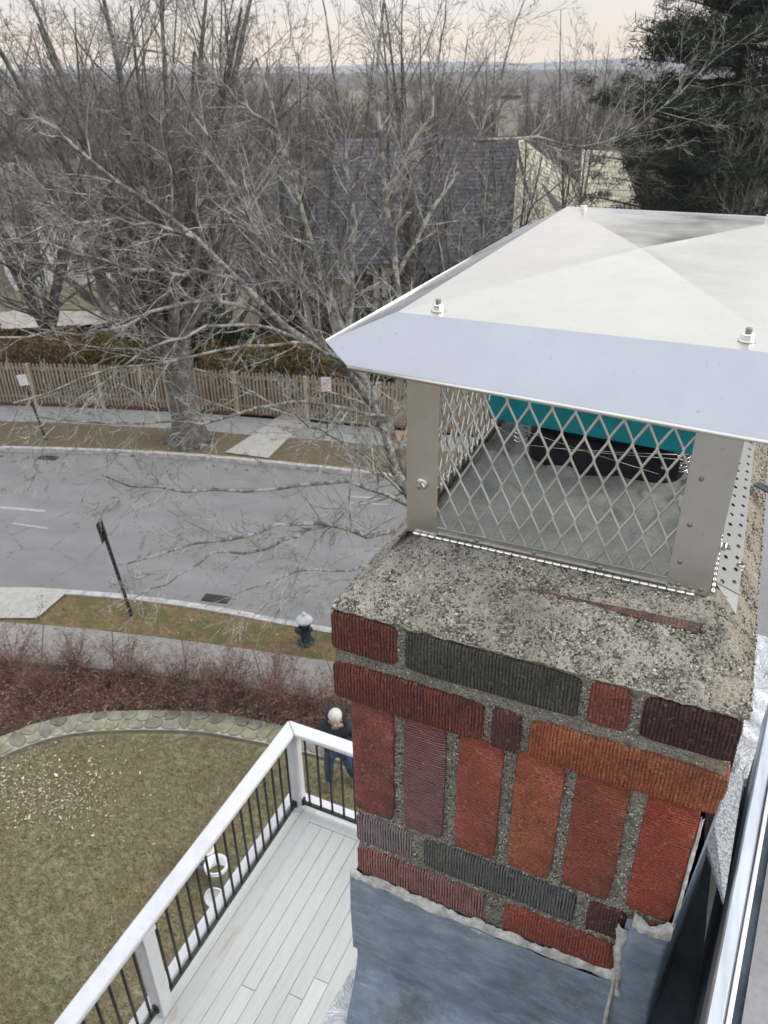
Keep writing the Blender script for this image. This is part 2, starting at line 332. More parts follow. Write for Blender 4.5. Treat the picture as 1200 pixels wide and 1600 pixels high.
m_twig2 = bark('grey_twig', (.095, .09, .082), (.22, .212, .196), .6, (.38, .375, .35))
m_bark3 = bark('distant_bark', (.048, .042, .039), (.10, .090, .084), .3, (.16, .155, .14))
m_twig3 = bark('distant_twig', (.065, .054, .050), (.125, .106, .098), .3, (.17, .155, .142))
def leafmat(name, c1, c2, c3):
    a = M(name, .8, 0, .2); g = a.n('ShaderNodeNewGeometry'); a.color(a.ramp(g.outputs['Random Per Island'], [(0, c1), (.5, c2), (1, c3)])); return a.m
m_needle = leafmat('dark_pine_needles', (.010, .018, .014), (.018, .030, .022), (.030, .046, .030))
m_yew = leafmat('dark_yew', (.008, .014, .007), (.018, .028, .012), (.036, .046, .018))
m_copper = leafmat('copper_hedge_leaves', (.13, .07, .035), (.19, .11, .055), (.12, .10, .05))
m_olive = leafmat('olive_hedge_leaves', (.085, .075, .02), (.14, .105, .03), (.18, .10, .03))
m_barb = leafmat('dry_red_leaves', (.11, .04, .03), (.18, .08, .06), (.26, .14, .11))
m_fallen = leafmat('fallen_leaf', (.20, .085, .05), (.34, .22, .14), (.50, .42, .34))
m_petal = leafmat('pale_leaf_litter', (.40, .31, .22), (.55, .47, .38), (.68, .62, .54))
m_blade = leafmat('grass_blade', (.095, .10, .046), (.20, .185, .10), (.38, .34, .22))
m_slate = leafmat('purple_slate', (.070, .066, .078), (.105, .099, .114), (.145, .136, .15))
m_creamroof = leafmat('cream_shingle', (.52, .49, .37), (.60, .57, .44), (.68, .65, .52))
m_stucco = noisy('cream_stucco', (.46, .44, .37), (.56, .54, .46), 2, .9)
m_timber = noisy('dark_timber', (.035, .03, .026), (.07, .06, .05), 4, .85)
m_glass = M('dark_window_glass', .08).color((.03, .035, .045)).m
m_whitewall = noisy('white_clapboard', (.55, .56, .58), (.70, .71, .73), 2, .8)
m_farroof = noisy('grey_far_roof', (.10, .095, .095), (.16, .15, .15), 1, .9)

# ------------------------------------------------------------------ ground, road, pavements
def V2(p): return np.array([p[0], p[1]])
def terrain_h(x, y):
    d = math.hypot(x-CAM[0], y-CAM[1]); u = (x-CAM[0])*-.42 + (y-CAM[1])*.907
    z = -.03
    if u > 24: z -= min(1.0, (u-24)/60)**1.2*3.2
    if u > 150: z += min(1.0, (u-150)/1400)**1.1*14
    if d > 60: z += noise.fractal(Vector((x/130, y/130, .3)), 1.0, 2.0, 4)*min(6, (d-60)/110)
    return z
gx = np.concatenate([-np.geomspace(2600, 45, 34), np.linspace(-42, 42, 40), np.geomspace(45, 2600, 34)])
V = [(x, y, terrain_h(x, y)) for y in gx for x in gx]; n = len(gx)
F = [(j*n+i, j*n+i+1, (j+1)*n+i+1, (j+1)*n+i) for j in range(n-1) for i in range(n-1)]
o = obj('ground', V, F, m_earth, smooth=True); tag(o, kind='structure')

def smooth_line(pts, n=40):
    P = np.array([V2(p) for p in pts]); d = np.r_[0, np.cumsum(np.linalg.norm(np.diff(P, axis=0), axis=1))]; t = np.linspace(0, d[-1], n)
    out = np.stack([np.interp(t, d, P[:, k]) for k in (0, 1)], 1)
    for _ in range(max(2, n//12)):
        out[1:-1] = (out[:-2]+out[1:-1]*2+out[2:])/4
    return out
def ext(pts, a, b):
    P = [V2(p) for p in pts]; d0 = (P[0]-P[1])/np.linalg.norm(P[0]-P[1]); d1 = (P[-1]-P[-2])/np.linalg.norm(P[-1]-P[-2])
    return [P[0]+d0*a]+P+[P[-1]+d1*b]
def sheet(name, A, Bp, z, mat, kind='structure', parent=None, th=0.0):
    A = np.asarray(A); Bp = np.asarray(Bp); n = len(A)
    Vv = [(p[0], p[1], z) for p in A]+[(p[0], p[1], z) for p in Bp]
    Ff = [(i, i+1, n+i+1, n+i) for i in range(n-1)]
    if th:
        Vv += [(v[0], v[1], z-th) for v in Vv]; m = 2*n
        Ff += [(m+i, i, n*0+m+i+1, ) [:0] or (i+1, i, m+i, m+i+1) for i in range(n-1)] + [(n+i, n+i+1, m+n+i+1, m+n+i) for i in range(n-1)] + [(0, n, m+n, m), (2*n-1, n-1, m+n-1, m+2*n-1)]
    o = obj(name, Vv, Ff, mat, parent)
    if kind and parent is None: tag(o, kind=kind)
    return o
def off(L, d):
    L = np.asarray(L); t = np.gradient(L, axis=0); t /= np.linalg.norm(t, axis=1)[:, None]; return L+np.stack([-t[:, 1], t[:, 0]], 1)*d
kf = smooth_line(ext([G(*p) for p in ((0, 706), (150, 709), (300, 718), (420, 728), (560, 744))], 25, 30), 90)     # far kerb line
kn = smooth_line(ext([G(*p) for p in ((0, 925), (90, 925), (210, 936), (330, 951), (440, 976), (512, 988))], 22, 22), 90)   # near kerb line
sheet('road', kn, kf, .006, m_road)
sheet('far_verge', kf, off(kf, 3.4), .10, m_verge2)
sheet('near_verge', off(kn, -2.4), kn, .10, m_verge)
def kerb(name, L, side, label):
    t = empty(name, (0, 0, 0)); t['kind'] = 'structure'
    L2 = off(L, side*.16); seg = np.r_[0, np.cumsum(np.linalg.norm(np.diff(L, axis=0), axis=1))]; s = 0; k = 0
    while s < seg[-1]-.5:
        e = s+1.75; q = np.linspace(s+.008, min(e, seg[-1])-.008, 4)
        A = np.stack([np.interp(q, seg, L[:, i]) for i in (0, 1)], 1); Bb = np.stack([np.interp(q, seg, L2[:, i]) for i in (0, 1)], 1)
        z = .135+random.uniform(-.006, .006)
        P = [(*p, z) for p in A]+[(*p, z) for p in Bb]; P += [(p[0], p[1], -.05) for p in P]
        Ff = [(i, i+1, 4+i+1, 4+i) for i in range(3)]+[(i+1, i, 8+i, 8+i+1) for i in range(3)]+[(4+i, 5+i, 13+i, 12+i) for i in range(3)]+[(0, 4, 12, 8), (7, 3, 11, 15)]
        obj('kerbstone', P, Ff, m_kerb, t); s = e; k += 1
kerb('far_kerb', kf, 1, ''); kerb('near_kerb', kn, -1, '')
def slabs(name, A, Bp, z, mat, step=1.5, gap=.02):
    t = empty(name); t['kind'] = 'structure'
    sA = np.r_[0, np.cumsum(np.linalg.norm(np.diff(A, axis=0), axis=1))]; nS = int(sA[-1]/step)
    for k in range(nS):
        f = np.linspace((k*step+gap/2)/sA[-1], ((k+1)*step-gap/2)/sA[-1], 3); idx = f*(len(A)-1)
        a_ = np.stack([np.interp(idx, np.arange(len(A)), A[:, i]) for i in (0, 1)], 1); b_ = np.stack([np.interp(idx, np.arange(len(A)), Bp[:, i]) for i in (0, 1)], 1)
        sheet('slab', a_, b_, z+random.uniform(-.004, .004), mat, None, t, th=.06)
    o = sheet('joint_bed', A, Bp, z-.025, m_earth, None, t)
s0 = smooth_line(ext([G(*p) for p in ((0, 663), (150, 668), (290, 677), (460, 690), (630, 705))], 22, 25), 80)
s1 = smooth_line(ext([G(*p) for p in ((0, 639), (150, 643), (300, 650), (450, 662), (630, 679))], 22, 25), 80)
slabs('far_sidewalk', s0, s1, .13, m_walk2, 1.5)
n0 = smooth_line(ext([G(*p) for p in ((-120, 975), (50, 980), (300, 1009), (515, 1041))], 14, 22), 70)
n1 = smooth_line(ext([G(*p) for p in ((-120, 1030), (0, 1038), (250, 1062), (400, 1082), (520, 1104))], 14, 22), 70)
slabs('near_sidewalk', n1, n0, .13, m_walk, 1.5)
# walkway from the far kerb through the verge to the fence gate
wa = smooth_line([G(352, 713), G(400, 682), G(452, 645)], 8); wb = smooth_line([G(420, 722), G(452, 690), G(500, 650)], 8)
sheet('garden_walkway', wb, wa, .137, m_apron)
# pale driveway apron at the left
ap = [G(*p) for p in ((112, 929), (60, 974), (-60, 974), (-260, 1000), (-260, 905), (-60, 925), (60, 926))]
obj('driveway_apron', [(p[0], p[1], .141) for p in ap], [tuple(range(len(ap)))], m_apron)['kind'] = 'structure'
# beds behind the far sidewalk and by the near one
sheet('far_planting_bed', off(s1, -.06), off(s1, .7), .10, m_mulch)
mb0 = [G(*p) for p in ((-200, 1230), (0, 1160), (60, 1134), (130, 1120), (220, 1116), (330, 1118), (445, 1140), (700, 1200), (1000, 1290))]
wallO = smooth_line(mb0, 70)
sheet('mulch_bed', smooth_line(mb0, 70), np.array([n1[np.argmin(np.linalg.norm(n1-p, axis=1))] for p in wallO]), .07, m_mulch)
# lawn
lw = smooth_line(mb0, 40)
obj('lawn', [(p[0], p[1], .03) for p in lw]+[(p[0]*.2+.6, -14, .03) for p in lw], [(i, i+1, 40+i+1, 40+i) for i in range(39)], m_lawn)['kind'] = 'structure'
# road marks
for p, q, wd in (((0, 793), (70, 799), .12), ((545, 776), (600, 779), .10), ((20, 818), (75, 826), .07), ((545, 786), (612, 789), .06)):
    a_, b_ = G(*p), G(*q); d_ = V2(b_)-V2(a_); d_ /= np.linalg.norm(d_); nn = np.array([-d_[1], d_[0]])*wd/2
    obj('road_marking', [(*(V2(a_)-nn), .010), (*(V2(b_)-nn), .010), (*(V2(b_)+nn), .010), (*(V2(a_)+nn), .010)], [(0, 1, 2, 3)], m_paint)['kind'] = 'structure'
m_orange = noisy('orange_survey_paint', (.45, .17, .03), (.62, .28, .06), 20, .8)
a_ = G(620, 696); b_ = G(632, 680); o = obj('painted_mark', [(a_[0]-.09, a_[1], .137+.006), (a_[0]+.09, a_[1]-.02, .143), (b_[0]+.10, b_[1], .143), (b_[0]-.06, b_[1]+.02, .143)], [(0, 1, 2, 3)], m_orange); o['kind'] = 'structure'
# drain grates
for (px, py, lab) in ((338, 936, 'dark cast iron storm drain grate by the near kerb below the leaning pole'), (75, 716, 'dark cast iron storm drain grate against the far kerb beneath the sign post')):
    p = G(px, py); ang = math.atan2(.22, 1)
    t = empty('storm_drain', (p[0], p[1], .008), ang, lab, 'drain', 'storm drains'); t.scale = (.75, .6, 1)
    mb = MB().box(-.40, .40, -.22, .22, 0, .012); mb.obj('frame', m_iron, t)
    for k in range(9): MB().box(-.36+k*.085, -.325+k*.085, -.19, .19, .012, .022).obj('bar', m_timber, t)

# ------------------------------------------------------------------ low curved stone wall
sw = empty('stone_wall', (0, 0, 0), 0, 'low curved wall of olive and grey stones with pale joints around the lawn', 'wall')
wi = off(wallO, -.46); H_W = .12
nW = len(wallO); Vv = [(*p, H_W-.02) for p in wallO]+[(*p, H_W-.02) for p in wi]+[(*p, 0) for p in wallO]+[(*p, 0) for p in wi]
Ff = [(i, i+1, nW+i+1, nW+i) for i in range(nW-1)]+[(2*nW+i, 2*nW+i+1, i+1, i) for i in range(nW-1)]+[(nW+i, nW+i+1, 3*nW+i+1, 3*nW+i) for i in range(nW-1)]
obj('mortar_bed', Vv, Ff, m_joint, sw)
obj('wall_face', [(*p, H_W-.035) for p in off(wallO, -.47)]+[(*p, 0) for p in off(wallO, -.475)], [(i, i+1, nW+i+1, nW+i) for i in range(nW-1)], m_stone[3], sw)
def wpos(s, t):   # s along (metres), t across 0..1
    sg = np.r_[0, np.cumsum(np.linalg.norm(np.diff(wallO, axis=0), axis=1))]
    a_ = np.array([np.interp(s, sg, wallO[:, k]) for k in (0, 1)]); b_ = np.array([np.interp(s, sg, wi[:, k]) for k in (0, 1)]); return a_*(1-t)+b_*t
Lw = np.sum(np.linalg.norm(np.diff(wallO, axis=0), axis=1))
def chaikin(c):
    o_ = []
    for i in range(len(c)):
        a_, b_ = np.array(c[i]), np.array(c[(i+1) % len(c)]); o_ += [a_*.78+b_*.22, a_*.22+b_*.78]
    return o_
def stone_top(cells):
    for c in cells:
        cen = np.mean(c, 0); c = chaikin(chaikin(c)); P = [np.array(p)*.90+cen*.10 for p in c]; Q = [np.array(p)*.78+cen*.22 for p in c]; n = len(P); h = random.uniform(.002, .014)
        Vv = [(*wpos(p[0], min(max(p[1], -.02), 1.02)), H_W-.03) for p in P]+[(*wpos(p[0], p[1]), H_W+h*.7) for p in P]+[(*wpos(p[0], p[1]), H_W+h) for p in Q]
        Ff = [(i, (i+1) % n, n+(i+1) % n, n+i) for i in range(n)]+[(n+i, n+(i+1) % n, 2*n+(i+1) % n, 2*n+i) for i in range(n)]+[tuple(range(2*n, 3*n))]
        obj('stone', Vv, Ff, random.choice(m_stone), sw)
def clipcells(seeds, box):
    out = []
    for i, s in enumerate(seeds):
        poly = [(box[0], box[2]), (box[1], box[2]), (box[1], box[3]), (box[0], box[3])]
        for j, q in enumerate(seeds):
            if j == i or abs(q[0]-s[0]) > 1.2: continue
            m_ = ((s[0]+q[0])/2, (s[1]+q[1])/2); nx, ny = q[0]-s[0], q[1]-s[1]; new = []
            for k in range(len(poly)):
                A_, B_ = poly[k], poly[(k+1) % len(poly)]; da = (A_[0]-m_[0])*nx+(A_[1]-m_[1])*ny; db = (B_[0]-m_[0])*nx+(B_[1]-m_[1])*ny
                if da <= 0: new.append(A_)
                if da*db < 0: t_ = da/(da-db); new.append((A_[0]+(B_[0]-A_[0])*t_, A_[1]+(B_[1]-A_[1])*t_))
            poly = new
            if len(poly) < 3: break
        if len(poly) >= 3: out.append(poly)
    return out
seeds = []
x_ = .1
while x_ < Lw-.1:
    nrow = random.choice((1, 2, 2))
    for r_ in range(nrow): seeds.append((x_+random.uniform(-.06, .06), ((r_+.5)/nrow+random.uniform(-.12, .12))*.46))
    x_ += random.uniform(.2, .30)
cells = clipcells(seeds, (0, Lw, 0, .46))
stone_top([[(p[0], p[1]/.46) for p in c] for c in cells][:285])

# ------------------------------------------------------------------ trees: vectorised branch generator
def unit(a): return a/np.maximum(np.linalg.norm(a, axis=-1, keepdims=True), 1e-9)
def tubes(P, R, S):
    """P (M,K,3) polylines, R (M,K) radii -> verts, quads"""
    M_, K, _ = P.shape; T = unit(np.gradient(P, axis=1)); ref = unit(rng.normal(size=(M_, 1, 3))+np.array([0, 0, .01]))
    U = unit(np.cross(T, ref)); W = np.cross(T, U); a_ = np.arange(S)*2*PI/S
    Vv = P[:, :, None, :] + R[:, :, None, None]*(U[:, :, None, :]*np.cos(a_)[None, None, :, None] + W[:, :, None, :]*np.sin(a_)[None, None, :, None])
    base = (np.arange(M_)*K*S)[:, None, None] + (np.arange(K-1)*S)[None, :, None]; k = np.arange(S)[None, None, :]; k2 = (k+1) % S
    Q = np.stack([base+k, base+k2, base+S+k2, base+S+k], -1).reshape(-1, 4); return Vv.reshape(-1, 3), Q
def polyl(S0, D0, L, K, wig, trop):
    M_ = len(S0); P = np.empty((M_, K+1, 3)); P[:, 0] = S0; d = unit(D0); st = (L/K)[:, None]
    for k in range(K):
        d = unit(d + rng.normal(size=(M_, 3))*wig + np.array(trop)); P[:, k+1] = P[:, k]+d*st
    return P
def spawn(P, R, L, nmin, nmax, tmin, ang, lratio, rratio, tmax=1.0, up=0.0):
    M_, K, _ = P.shape; cnt = rng.integers(nmin, nmax+1, M_); idx = np.repeat(np.arange(M_), cnt); n_ = len(idx)
    t = rng.uniform(tmin, tmax, n_); f = t*(K-1); i = np.minimum(f.astype(int), K-2); fr = (f-i)[:, None]
    p = P[idx, i]*(1-fr)+P[idx, i+1]*fr; d = unit(P[idx, i+1]-P[idx, i]); r_ = R[idx, i]*(1-fr[:, 0])+R[idx, i+1]*fr[:, 0]
    side = unit(np.cross(d, unit(rng.normal(size=(n_, 3))))); an = np.radians(rng.normal(ang, ang*.25, n_))[:, None]
    nd = unit(d*np.cos(an)+side*np.sin(an)+np.array([0, 0, up])); Ln = L[idx]*lratio*rng.uniform(.55, 1.25, n_)*(1.15-.55*t)
    return p, nd, Ln, np.maximum(r_*rratio*rng.uniform(.7, 1.1, n_), .0012)
class Acc:
    def __init__(s): s.V = []; s.Q = []; s.n = 0
    def add(s, VQ):
        v, q_ = VQ; s.V.append(v); s.Q.append(q_+s.n); s.n += len(v)
    def mesh(s, name, mat): return npmesh(name, np.concatenate(s.V), np.concatenate(s.Q), mat)
def taper(M_, K, r0, end=.25): return np.asarray(r0)[:, None]*np.linspace(1, end, K)[None, :]
def branch_levels(P, R, L, levels, heavy, light, minr=.0025):
    """levels: list of dict(n, t, ang, lr, rr, K, wig, trop, S, heavy)"""
    for lv in levels:
        p, d, Ln, r_ = spawn(P, R, L, lv['n'][0], lv['n'][1], lv.get('t', .15), lv['ang'], lv['lr'], lv['rr'], up=lv.get('up', 0))
        P = polyl(p, d, Ln, lv['K'], lv['wig'], lv['trop']); R = np.maximum(taper(len(P), lv['K']+1, np.maximum(r_, minr), lv.get('end', .3)), minr*.7); L = Ln
        (heavy if lv.get('heavy') else light).add(tubes(P, R, lv.get('S', 3)))
def make_tree(h, spread, stems, levels, rtrunk=.25, trunk_h=.2, lean=.25, minr=.004, wig=.05):
    H_, T_ = Acc(), Acc()
    th = h*trunk_h; P = polyl(np.array([[0, 0, -.3]]), np.array([[0, 0, 1.]]), np.array([th+.5]), 6, .03, (0, 0, .1)); R = np.array([[1.7, 1.15, 1.0, .95, .92, .95, .9]])*rtrunk
    H_.add(tubes(P, R, 10)); top = P[0, -1]
    az = np.arange(stems)*2*PI/stems+rng.uniform(0, 1, stems); tilt = rng.uniform(.3, 1, stems)*spread
    d = np.stack([np.cos(az)*tilt, np.sin(az)*tilt, np.ones(stems)], 1); Ls = np.full(stems, h-th)*rng.uniform(.75, 1.05, stems)
    S0 = top[None]+np.array([0, 0, -1])*rng.uniform(0, th*.35, stems)[:, None]
    P = polyl(S0, d, Ls, 10, wig, (0, 0, .04)); R = taper(stems, 11, np.full(stems, rtrunk*.62), .12); H_.add(tubes(P, R, 7))
    branch_levels(P, R, Ls, levels, H_, T_, minr)
    return H_, T_
LV = lambda k=1.0: [dict(n=(int(9*k), int(13*k)), t=.12, ang=42, lr=.42, rr=.5, K=7, wig=.10, trop=(0, 0, .05), S=5, heavy=True, up=.15),
      dict(n=(6, 9), ang=45, lr=.42, rr=.55, K=5, wig=.13, trop=(0, 0, .03), S=3, up=.1),
      dict(n=(4, 7), ang=45, lr=.46, rr=.6, K=4, wig=.16, trop=(0, 0, .02), S=3),
      ]
def tree(name, H_, T_, mats, loc, rz=0, sc=1.0, label='', group=None, cat='tree'):
    t = empty(name, loc, rz, label, cat, group); t.scale = (sc,)*3
    link('trunk', H_ if isinstance(H_, bpy.types.Mesh) else H_.mesh('trunk', mats[0]), t); link('crown', T_ if isinstance(T_, bpy.types.Mesh) else T_.mesh('crown', mats[1]), t)
    return t

# --- street tree across the road (broad flared trunk, upright fan of limbs)
base = G(297, 690, .1)
H_, T_ = Acc(), Acc(); b0 = base.copy()
P = np.array([[b0+[0, 0, -.1], b0+[0, 0, .25], b0+[-.02, .02, .8], b0+[-.05, 0, 1.8], b0+[-.1, 0, 2.8], b0+[-.12, 0, 3.4]]]); R = np.array([[.72, .56, .45, .42, .44, .40]])
H_.add(tubes(P, R, 14)); forkp = P[0, -2]
for k in range(9):   # root flares
    an = k*2*PI/9+.2; e_ = b0+np.array([math.cos(an)*.85, math.sin(an)*.85, -.05]); H_.add(tubes(np.array([[b0+[math.cos(an)*.22, math.sin(an)*.22, .75], (b0+[0, 0, .25]+e_)/2+[0, 0, .05], e_]]), np.array([[.2, .2, .06]]), 6))
dist0 = math.hypot(*(b0-CAM)[:2])
fan = [((60, 40), -2.0), ((150, -40), 1.5), ((205, 20), -1), ((255, -60), .5), ((330, -30), 2.5), ((385, 10), -2.5), ((-60, 130), 1), ((-80, 300), -1.5), ((450, 120), 1.5), ((120, 140), 3), ((20, -60), 3.5), ((300, 80), -3), ((420, -60), 3.5), ((-40, 10), 0)]
Ps = []
for (tp, dd) in fan:
    e_ = D(tp[0], tp[1], dist0+dd); s_ = forkp+rng.normal(size=3)*.12+[0, 0, -.3]; mid = s_*.55+e_*.45+np.array([0, 0, -.45])+(forkp+[0, 0, 2.6]-s_)*.22
    t_ = np.linspace(0, 1, 11)[:, None]; Ps.append((1-t_)**2*s_+2*t_*(1-t_)*mid+t_**2*e_ + np.cumsum(rng.normal(size=(11, 3))*.035, 0)*t_)
P = np.array(Ps); R = taper(len(P), 11, rng.uniform(.15, .21, len(P)), .16); H_.add(tubes(P, R, 8)); L = np.linalg.norm(P[:, -1]-P[:, 0], axis=1)
branch_levels(P, R, L, [dict(n=(15, 20), t=.10, ang=38, lr=.34, rr=.42, K=7, wig=.10, trop=(0, 0, .05), S=4, heavy=True, up=.1),
    dict(n=(6, 10), ang=42, lr=.44, rr=.55, K=5, wig=.13, trop=(0, 0, .02), S=3), dict(n=(4, 7), ang=44, lr=.48, rr=.6, K=4, wig=.16, trop=(0, 0, .0), S=3)], H_, T_, .006)
tree('street_tree', H_, T_, (m_bark2, m_twig2), (0, 0, 0), label='broad leafless tree with flared trunk standing on the far verge before the picket fence')

# --- lichen covered tree on the near side of the road, behind the chimney
bt = D(690, 930, 11.5); bt[2] = 0
H_, T_ = Acc(), Acc()
H_.add(tubes(np.array([[bt+[0, 0, -.2], bt+[0, 0, .4], bt+[-.1, 0, 2.2], bt+[-.15, .05, 3.6]]]), np.array([[.5, .34, .29, .27]]), 12))
fk = bt+np.array([-.15, .05, 3.4])
limbs = [  # (pixel, distance) waypoints from the fork, radius at fork
    ([(640, 850, 11.5), (628, 770, 11.6), (600, 650, 11.8), (560, 585, 11.6), (500, 548, 11.2), (430, 500, 10.8), (380, 440, 10.4), (300, 370, 10.0), (210, 290, 9.6), (110, 225, 9.3)], .17),
    ([(640, 850, 11.5), (632, 760, 11.8), (618, 690, 12.2), (590, 610, 12.8), (545, 530, 13.2), (505, 440, 13.4), (470, 330, 13.5), (430, 200, 13.6), (400, 90, 13.8)], .15),
    ([(640, 800, 11.5), (655, 700, 12.0), (640, 560, 12.6), (620, 430, 13.0), (600, 300, 13.2), (590, 150, 13.4), (600, 0, 13.6)], .15),
    ([(640, 812, 11.3), (602, 768, 10.9), (560, 756, 10.5), (470, 760, 10.0), (380, 768, 9.6), (290, 775, 9.2), (230, 772, 8.9), (160, 742, 8.6)], .075),
    ([(650, 880, 11.2), (590, 845, 10.6), (545, 822, 10.1), (490, 814, 9.6), (420, 820, 9.2), (340, 838, 8.8), (270, 862, 8.4), (200, 880, 8.1)], .085),
    ([(520, 818, 9.9), (460, 830, 9.4), (400, 850, 9.0), (330, 868, 8.6), (255, 905, 8.2), (210, 935, 7.9)], .05),
    ([(640, 880, 11.2), (560, 882, 9.6), (500, 895, 8.9), (430, 912, 8.4), (370, 930, 8.0), (320, 948, 7.8)], .045),
    ([(600, 650, 11.8), (545, 640, 11.2), (480, 625, 10.6), (420, 628, 10.0), (360, 650, 9.5), (290, 658, 9.0), (200, 655, 8.6), (120, 648, 8.3), (60, 652, 8.0)], .06),
    ([(560, 585, 11.6), (500, 540, 11.0), (430, 540, 10.4), (350, 548, 9.8), (270, 560, 9.3), (170, 575, 8.8), (80, 600, 8.4), (20, 630, 8.1)], .055),
    ([(470, 530, 11.0), (400, 505, 10.3), (330, 515, 9.7), (250, 545, 9.2), (180, 590, 8.8), (120, 640, 8.4), (60, 690, 8.1)], .05),
    ([(430, 500, 10.8), (350, 470, 10.2), (270, 480, 9.6), (190, 510, 9.1), (100, 530, 8.6), (10, 520, 8.2), (-60, 515, 8.0)], .055),
    ([(380, 440, 10.4), (310, 420, 9.9), (230, 425, 9.4), (150, 400, 9.0), (60, 395, 8.6), (-40, 370, 8.2)], .05),
    ([(300, 370, 10.0), (240, 345, 9.6), (160, 340, 9.2), (80, 370, 8.8), (0, 375, 8.4)], .045),
    ([(500, 548, 11.2), (440, 420, 11.2), (370, 300, 11.1), (300, 180, 11.0), (250, 80, 11.0), (220, -10, 11)], .075),
    ([(545, 530, 13.2), (560, 400, 13.6), (540, 260, 14.0), (520, 120, 14.2), (500, -20, 14.4)], .08),
    ([(620, 430, 13.0), (680, 330, 13.6), (740, 220, 14.2), (790, 110, 14.6), (820, 0, 15)], .07),
    ([(600, 300, 13.2), (660, 200, 13.6), (690, 90, 14), (700, -20, 14.2)], .06),
    ([(628, 770, 11.6), (560, 700, 11.0), (500, 672, 10.4), (450, 640, 10.0), (380, 600, 9.6), (300, 575, 9.2)], .05),
    ([(602, 768, 10.9), (540, 800, 10.2), (500, 850, 9.6), (470, 900, 9.2), (450, 940, 9.0)], .022),
    ([(430, 200, 13.6), (340, 130, 13.2), (260, 90, 13), (170, 60, 12.8)], .05),
    ([(110, 225, 9.3), (60, 190, 9.1), (0, 170, 9.0), (-60, 160, 8.9)], .05),
    ([(640, 560, 12.6), (700, 470, 12.2), (760, 380, 12.0), (830, 320, 11.8), (900, 265, 11.6), (960, 225, 11.5)], .045),
    ([(740, 220, 14.2), (830, 210, 14.6), (920, 230, 15), (1010, 200, 15.4), (1100, 100, 15.8), (1190, 40, 16)], .05),
]
Ps = []; R0 = []; Ls = []
for pts, r0 in limbs:
    X = np.array([D(*p) for p in pts]);
    if pts[0][:2] in ((640, 850), (640, 800), (640, 812), (650, 880), (640, 880)): X[0] = fk+rng.normal(size=3)*.04
    X[1:-1] += rng.normal(size=(len(X)-2, 3))*.05
    d_ = np.r_[0, np.cumsum(np.linalg.norm(np.diff(X, axis=0), axis=1))]; tt = np.linspace(0, d_[-1], 15)
    Y = np.stack([np.interp(tt, d_, X[:, k]) for k in range(3)], 1); Y[1:-1] = (Y[:-2]+Y[1:-1]*2+Y[2:])/4; Y[2:-1] += rng.normal(size=(12, 3))*.025
    Ps.append(Y); R0.append(r0*.56); Ls.append(d_[-1])
P = np.array(Ps); R = taper(len(P), 15, np.array(R0), .22); Ls = np.array(Ls); H_.add(tubes(P, R, 8))
Lc = np.minimum(Ls, 5.5)
low = np.array([3, 4, 5, 6, 7, 8, 9, 17, 18]); hi_ = np.array([i for i in range(len(P)) if i not in low])
branch_levels(P[low], R[low], Lc[low], [dict(n=(13, 18), t=.10, ang=38, lr=.28, rr=.42, K=7, wig=.12, trop=(0, 0, .0), S=4), dict(n=(5, 7), t=.1, ang=40, lr=.44, rr=.6, K=5, wig=.14, trop=(0, 0, -.01), S=3), dict(n=(2, 4), ang=38, lr=.46, rr=.65, K=4, wig=.14, trop=(0, 0, -.01), S=3)], H_, T_, .0035)
P, R, Lc = P[hi_], R[hi_], Lc[hi_]
branch_levels(P, R, Lc, [dict(n=(21, 28), t=.06, ang=40, lr=.30, rr=.40, K=7, wig=.12, trop=(0, 0, .0), S=4),
    dict(n=(5, 8), t=.1, ang=42, lr=.46, rr=.6, K=5, wig=.13, trop=(0, 0, -.0), S=3), dict(n=(3, 5), ang=38, lr=.46, rr=.65, K=4, wig=.13, trop=(0, 0, -.01), S=3)], H_, T_, .0026)
tree('lichen_tree', H_, T_, (m_bark, m_twig), (0, 0, 0), label='leafless tree with white lichen on its limbs reaching over the road behind the chimney')

# --- garden trees beyond the fence, from four builds
kinds = []
for (h, sp, st, rt_, wg) in ((12.5, .32, 6, .24, .05), (11.5, .5, 8, .2, .06), (13.5, .22, 4, .22, .04), (10, .75, 7, .2, .09)):
    Hh, Tt = make_tree(h, sp, st, LV(), rt_, .16, minr=.009, wig=wg); kinds.append((Hh.mesh('trunk', m_bark2), Tt.mesh('crown', m_twig2)))
for (h, sp, st, rt_, wg) in ((12.5, .30, 6, .17, .05), (12.5, .22, 4, .13, .05)):
    Hh, Tt = make_tree(h, sp, st, [dict(n=(9, 13), t=.10, ang=38, lr=.42, rr=.45, K=7, wig=.10, trop=(0, 0, .05), S=4, heavy=True, up=.15), dict(n=(6, 8), ang=42, lr=.42, rr=.55, K=5, wig=.12, trop=(0, 0, .03)), dict(n=(3, 5), ang=42, lr=.46, rr=.6, K=3, wig=.13, trop=(0, 0, .02))], rt_, .14, minr=.007, wig=wg); kinds.append((Hh.mesh('trunk', m_bark2), Tt.mesh('crown', m_twig2)))
def ground_pt(px, dist):
    p = D(px, 300, dist); p[2] = terrain_h(p[0], p[1])-.1; return p
